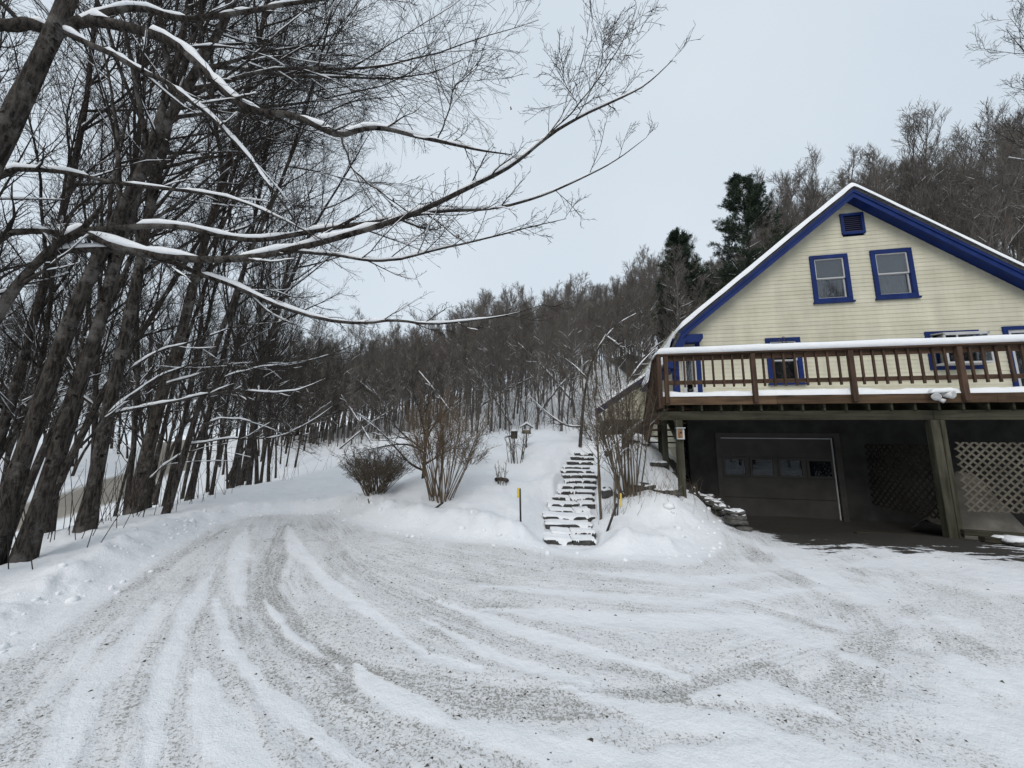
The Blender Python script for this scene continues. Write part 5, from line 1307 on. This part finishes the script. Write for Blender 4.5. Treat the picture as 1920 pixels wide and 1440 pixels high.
shrub('lilac_shrub', 'tall multi stemmed lilac leaning beside the stone steps below the deck', at_ground(1180, 918, 8.35), 20, 3.25, .34, .020, 73, 'lilac_bark', 11, 6, up=.02, n4=3, lean=(-.03, .02), foot=.22, tr=(.35, .98), ang=32)
shrub('crooked_sapling', 'thin crooked dark stem rising from the right edge of the steps', at_ground(1124, 955, 7.6), 2, 3.2, .08, .022, 74, 'lilac_bark', 10, 4, lean=(-.05, .12), foot=.04, n4=2, ang=40)
shrub('pale_sapling', 'single pale stem standing behind the leaning yellow tagged stake', at_ground(1153, 945, 7.4), 3, 2.2, .16, .016, 75, 'lilac_bark', 8, 4, lean=(.05, .08), foot=.05, n4=1)
shrub('pruned_bush', 'small cluster of bare upright stems around the short log', at_ground(940, 922, 9.1), 9, .62, .22, .008, 76, 'lilac_bark', 3, 2, foot=.12, snow=False, up=0)
shrub('pruned_shrub', 'upright twiggy shrub standing in front of the bird feeders', at_ground(968, 876, 11.6), 13, 1.25, .30, .012, 77, 'lilac_bark', 5, 4, foot=.22, up=.02)
shrub('dark_shrub', 'dense dark shrub at the top of the steps under the bent trunk', at_ground(1120, 842, 13.6), 40, 1.25, .9, .009, 78, 'lilac_bark', 7, 5, n4=1, foot=.3)
shrub('low_shrub', 'low sprawling twiggy shrub on the bank right of the reddish shrub', at_ground(880, 880, 11.5), 22, .85, 1.1, .007, 79, 'lilac_bark', 6, 4, foot=.2)
# little orchard tree
def small_tree(label, base, trunk, r0, seed, hero, m_='bark', slo=.4):
    rg = np.random.default_rng(seed)
    P = resample(trunk, 14, 1)[None]; t = np.linspace(0, 1, 14); R = (r0 * (1 - .6 * t))[None]
    HL = np.stack([resample(h_, 14, 2) for h_ in hero]); HR = np.stack([.55 * r0 * (1 - tt_ ** .8) + .004 for tt_ in [t] * len(hero)])
    L2, R2 = spawn(HL, HR, 9, (.15, 1), (40, 12), .42, 7, rg, wig=.14, up=.03, r1=.003)
    L3, R3 = spawn(L2, R2, 6, (.15, 1), (40, 12), .45, 4, rg, wig=.14, up=.03, r1=.0025, lmin=.1)
    L4, R4 = spawn(L3, R3, 3, (.15, 1), (40, 12), .45, 3, rg, r1=.002, lmin=.06)
    return tree_object('orchard_tree', label, None, tuple(base), {'trunk': ([tubes(P, R, 9), tubes(HL, HR, 7)], m_), 'crown': ([tubes(L2, R2, 4), tubes(L3, R3, 3), tubes(L4, R4, 3)], 'twig'), 'snow': ([snow_on(HL, HR, rg, rmin=.004, n=6, lo=slo, smax=.03), snow_on(P, R, rg, rmin=.004, n=6, lo=slo, smax=.03, hmin=.18 if slo < .3 else .4), snow_on(L2, R2, rg, rmin=.004, n=4, lo=.5, smax=.02)], 'snow')}, 'tree')
Yt = 10.0; b = at_ground(793, 912, Yt)
small_tree('small spreading orchard tree behind the reddish stemmed shrub', b, [b - [0, 0, .1], at(795, 880, Yt), at(797, 845, Yt), at(797, 805, Yt)], .055, 81, [
    path([(795, 882), (770, 872), (745, 842), (720, 815), (690, 790), (660, 770)], Yt, 9.6), path([(797, 850), (775, 835), (750, 832), (710, 838), (670, 850)], Yt, 9.4), path([(797, 845), (770, 825), (740, 800), (725, 770), (700, 730)], Yt, 10.3),
    path([(797, 830), (810, 800), (840, 770), (860, 735)], Yt, 10.3), path([(797, 815), (790, 780), (775, 740), (770, 700)], Yt, 10.2), path([(797, 870), (830, 850), (870, 830), (905, 815)], Yt, 10.4), path([(798, 840), (805, 790), (800, 740), (820, 690)], Yt, 10)])
# bent snow covered dead trunk above the lilac
Yb = 13.0; b = at_ground(1088, 845, Yb)
small_tree('bent bare tree with a snow dusted arching trunk above the lilac', b, [b, at(1090, 800, Yb), at(1098, 720, Yb), at(1112, 670, Yb), at(1135, 630, Yb)], .065, 82, [
    path([(1112, 670), (1135, 632), (1160, 605), (1192, 588)], Yb, 12.8), path([(1100, 710), (1082, 690), (1060, 672)], Yb, 13), path([(1135, 630), (1152, 640), (1170, 655)], Yb, 12.6), path([(1092, 800), (1060, 800), (1020, 770), (990, 740)], Yb, 12.6)], 'bark_pale', .0)
# overhanging tree at the right edge, trunk outside the frame
rg = np.random.default_rng(12)
p = np.array([21.5, 12.0, 0.0]); p[2] = gz(p[0], p[1])
o = link('bare_tree', MP[1]); o.location = tuple(p); o.scale = (1.1, 1.1, 1.2); o.rotation_euler = (0, -.03, 2.1); tag(o, 'tall bare tree whose twigs hang into the upper right corner', 'tree')

# pines behind the house
def pine(label, base, H, rad_, seed):
    rg = np.random.default_rng(seed); base = np.array(base, float)
    K = 12; t = np.linspace(0, 1, K); P = (base + np.outer(t, [rg.normal() * .3, rg.normal() * .3, H]))[None]; R = (.20 * (1 - t) + .02)[None]
    nb_ = 120; tb = np.sort(rg.uniform(.22, .99, nb_)); br = []; 
    for q in tb:
        az = rg.uniform(0, 6.28); L_ = rad_ * (1 - q) ** .62 * rg.uniform(.6, 1.15) + .35; p0_ = base + (P[0, -1] - base) * q
        d = np.array([math.cos(az), math.sin(az), .12 + .5 * q]); pts_ = [p0_]
        for s in range(5): d = d + rg.normal(size=3) * .06; d[2] += .05; d /= np.linalg.norm(d); pts_.append(pts_[-1] + d * L_ / 5)
        br.append(pts_)
    Bp = np.array(br); Br = np.outer(np.full(nb_, .03), np.linspace(1, .25, 6))
    L2, R2 = spawn(Bp, Br, 8, (.25, 1), (45, 12), .38, 4, rg, up=.06, r1=.006, lmin=.25)
    tips = np.concatenate([L2[:, 1:].reshape(-1, 3), Bp[:, 3:].reshape(-1, 3)]); dirs = np.concatenate([np.repeat(L2[:, -1] - L2[:, 0], 3, 0), np.repeat(Bp[:, -1] - Bp[:, 2], 3, 0)])
    dirs /= np.linalg.norm(dirs, axis=1, keepdims=True) + 1e-9
    m = 12; n_ = len(tips); c = np.repeat(tips, m, 0) + rg.normal(size=(n_ * m, 3)) * .05; dd = np.repeat(dirs, m, 0) * .7 + rg.normal(size=(n_ * m, 3)) * .75; dd[:, 2] += .25; dd /= np.linalg.norm(dd, axis=1, keepdims=True)
    sdv = np.cross(dd, rg.normal(size=dd.shape)); sdv /= np.linalg.norm(sdv, axis=1, keepdims=True) + 1e-9
    Ln = rg.uniform(.13, .24, (n_ * m, 1)); w_ = .016
    Vn = np.stack([c - sdv * w_, c + sdv * w_, c + dd * Ln + sdv * w_ * .6, c + dd * Ln - sdv * w_ * .6], 1).reshape(-1, 3); Fn = np.arange(len(Vn)).reshape(-1, 4)
    return tree_object('pine_tree', label, None, tuple(base), {'trunk': ([tubes(P, R, 7), tubes(Bp, Br, 4), tubes(L2, R2, 3)], 'bark'), 'crown': ([(Vn, Fn)], 'needles'), 'snow': ([snow_on(Bp, Br, rg, rmin=.006, n=5, lo=.38, smax=.07, hmin=.2)], 'snow')}, 'tree')
b = at_ground(1418, 600, 25.0); pine('tall dark green pine rising behind the left roof slope', b, at(1418, 330, 25.0)[2] - b[2], 3.5, 91)
b = at_ground(1298, 640, 27.0); pine('shorter dark pine beside the tall pine above the eave', b, at(1295, 448, 27.0)[2] - b[2], 2.8, 92)

# ================================================================== loose stuff
def blades(name, label, pos, h, n, seed, m_, spread=.25, w=.004, tilt=.35):
    rg = np.random.default_rng(seed); Vv = []; 
    c = np.repeat(pos, n, 0) + np.concatenate([rg.normal(size=(len(pos) * n, 2)) * spread, np.zeros((len(pos) * n, 1))], 1)
    c[:, 2] = ground(c[:, 0], c[:, 1]) - .02
    K = 4; d = np.concatenate([rg.normal(size=(len(c), 2)) * tilt, np.ones((len(c), 1))], 1); d /= np.linalg.norm(d, axis=1, keepdims=True); L_ = h * rg.uniform(.4, 1.1, (len(c), 1))
    q = [c]
    for k in range(K - 1): d = d + rg.normal(size=d.shape) * .14; d /= np.linalg.norm(d, axis=1, keepdims=True); q.append(q[-1] + d * L_ / (K - 1))
    P = np.stack(q, 1); R = np.outer(np.full(len(c), w), np.linspace(1, .4, K))
    o = link(name, mesh_np(name, *tubes(P, R, 3), (m_,))); tag(o, label, 'weeds', kind='stuff'); return o
pos = np.array([at_ground(x, y, Y) for x, y, Y in ((1250, 920, 8.3), (1235, 930, 8.1), (1215, 925, 8.3), (1270, 935, 8.0), (1200, 880, 9.6), (1225, 890, 9.4), (1190, 930, 7.9), (1295, 915, 8.8), (1310, 905, 9.0), (1160, 925, 7.8), (1140, 930, 7.8), (1180, 860, 10.4), (1240, 905, 8.9))])
blades('weeds', 'dry grass and weed stems on the bank below the deck', pos, .42, 16, 5, 'straw')
pos = np.array([at_ground(x, y, Y) for x, y, Y in ((150, 985, 7.2), (190, 985, 7.6), (225, 975, 8.2), (110, 1010, 6.3), (70, 1040, 5.6), (290, 965, 8.9), (330, 955, 9.4), (20, 1060, 5.2), (380, 930, 12), (60, 1000, 6.6), (180, 960, 8.5), (320, 940, 10.5), (460, 905, 14), (500, 890, 17), (540, 880, 19), (580, 868, 22))])
blades('undergrowth', 'thin upright saplings and brush between the roadside trunks', pos, 1.9, 8, 6, 'twig', .5, .0065, .16)
pos = np.array([[X, Y, 0] for X, Y, de in pts if de < 10][:200])
blades('underbrush', 'tangled brush at the foot of the hillside wood', pos, 2.6, 10, 7, 'forest_twig', 1.0, .010, .22)
# lumps of ploughed snow along the edges of the drive
rg = np.random.default_rng(23)
sel = np.where((sd > -.25) & (sd < .75) & (np.hypot(gx, gy) < 12) & (gy > 1.5) & (np.abs(gx / np.maximum(gy, .01)) < 1.6) & ~((hu > -2.4) & (ho < 3)) & (polydist(gx, gy, STEP_AX) > .7))[0]
w_ = np.hypot(gx[sel], gy[sel]) ** 2; w_ /= w_.sum(); sel = rg.choice(sel, 260, p=w_)
bm = bmesh.new(); bmesh.ops.create_icosphere(bm, subdivisions=1, radius=1); iv = np.array([v.co[:] for v in bm.verts]); iff = np.array([[v.index for v in f.verts] for f in bm.faces]); bm.free()
sz_ = rg.gamma(1.6, .009, (len(sel), 1, 1)) + .008
cv = GV[sel][:, None, :] + np.array([0, 0, .05]) * sz_ + iv[None] * sz_ * (1 + rg.normal(size=(len(sel), len(iv), 3)) * .14) * rg.uniform(.7, 1.4, (len(sel), 1, 3))
o = link('snow_clods', mesh_np('snow_clods', cv.reshape(-1, 3), (iff[None] + np.arange(len(sel))[:, None, None] * len(iv)).reshape(-1, 3), ('snow',))); tag(o, 'small lumps of ploughed snow along the edges of the drive', 'snow', kind='stuff')
# grit, twigs and dead leaves lying on the drive
rg = np.random.default_rng(17)
sel = np.where((sd < -.2) & (np.hypot(gx, gy) < 9) & (gy > .8) & (np.abs(gx / np.maximum(gy, .01)) < 1.6))[0]
w_ = (dirt[sel] ** 1.5 + .01) * np.hypot(gx[sel], gy[sel]) ** 1.5; w_ /= w_.sum()
sel = rg.choice(sel, 1500, p=w_)
c = GV[sel] + np.concatenate([rg.normal(size=(len(sel), 2)) * .02, np.full((len(sel), 1), .002)], 1)
s = .0035 + rg.gamma(1.4, .0026, (len(sel), 1)); tet = np.array([(1, 0, -.3), (-.5, .87, -.3), (-.5, -.87, -.3), (0, 0, .7)])
a_ = rg.uniform(0, 6.28, len(sel)); ca, sa = np.cos(a_), np.sin(a_); st_ = rg.uniform(.6, 2.2, len(sel))
tv = np.stack([np.stack([(tet[k, 0] * ca * st_ - tet[k, 1] * sa), (tet[k, 0] * sa * st_ + tet[k, 1] * ca), np.full(len(sel), tet[k, 2] * .7)], 1) for k in range(4)], 1)
Vg = (c[:, None, :] + tv * s[:, None, :]).reshape(-1, 3); b_ = np.arange(len(sel))[:, None] * 4
Fg = np.concatenate([b_ + np.array([[0, 1, 2]]), b_ + np.array([[0, 3, 1]]), b_ + np.array([[1, 3, 2]]), b_ + np.array([[2, 3, 0]])])
o = link('gravel', mesh_np('gravel', Vg, Fg, ('grit',), smooth=False)); tag(o, 'loose grit scattered over the packed snow of the drive', 'gravel', kind='stuff')
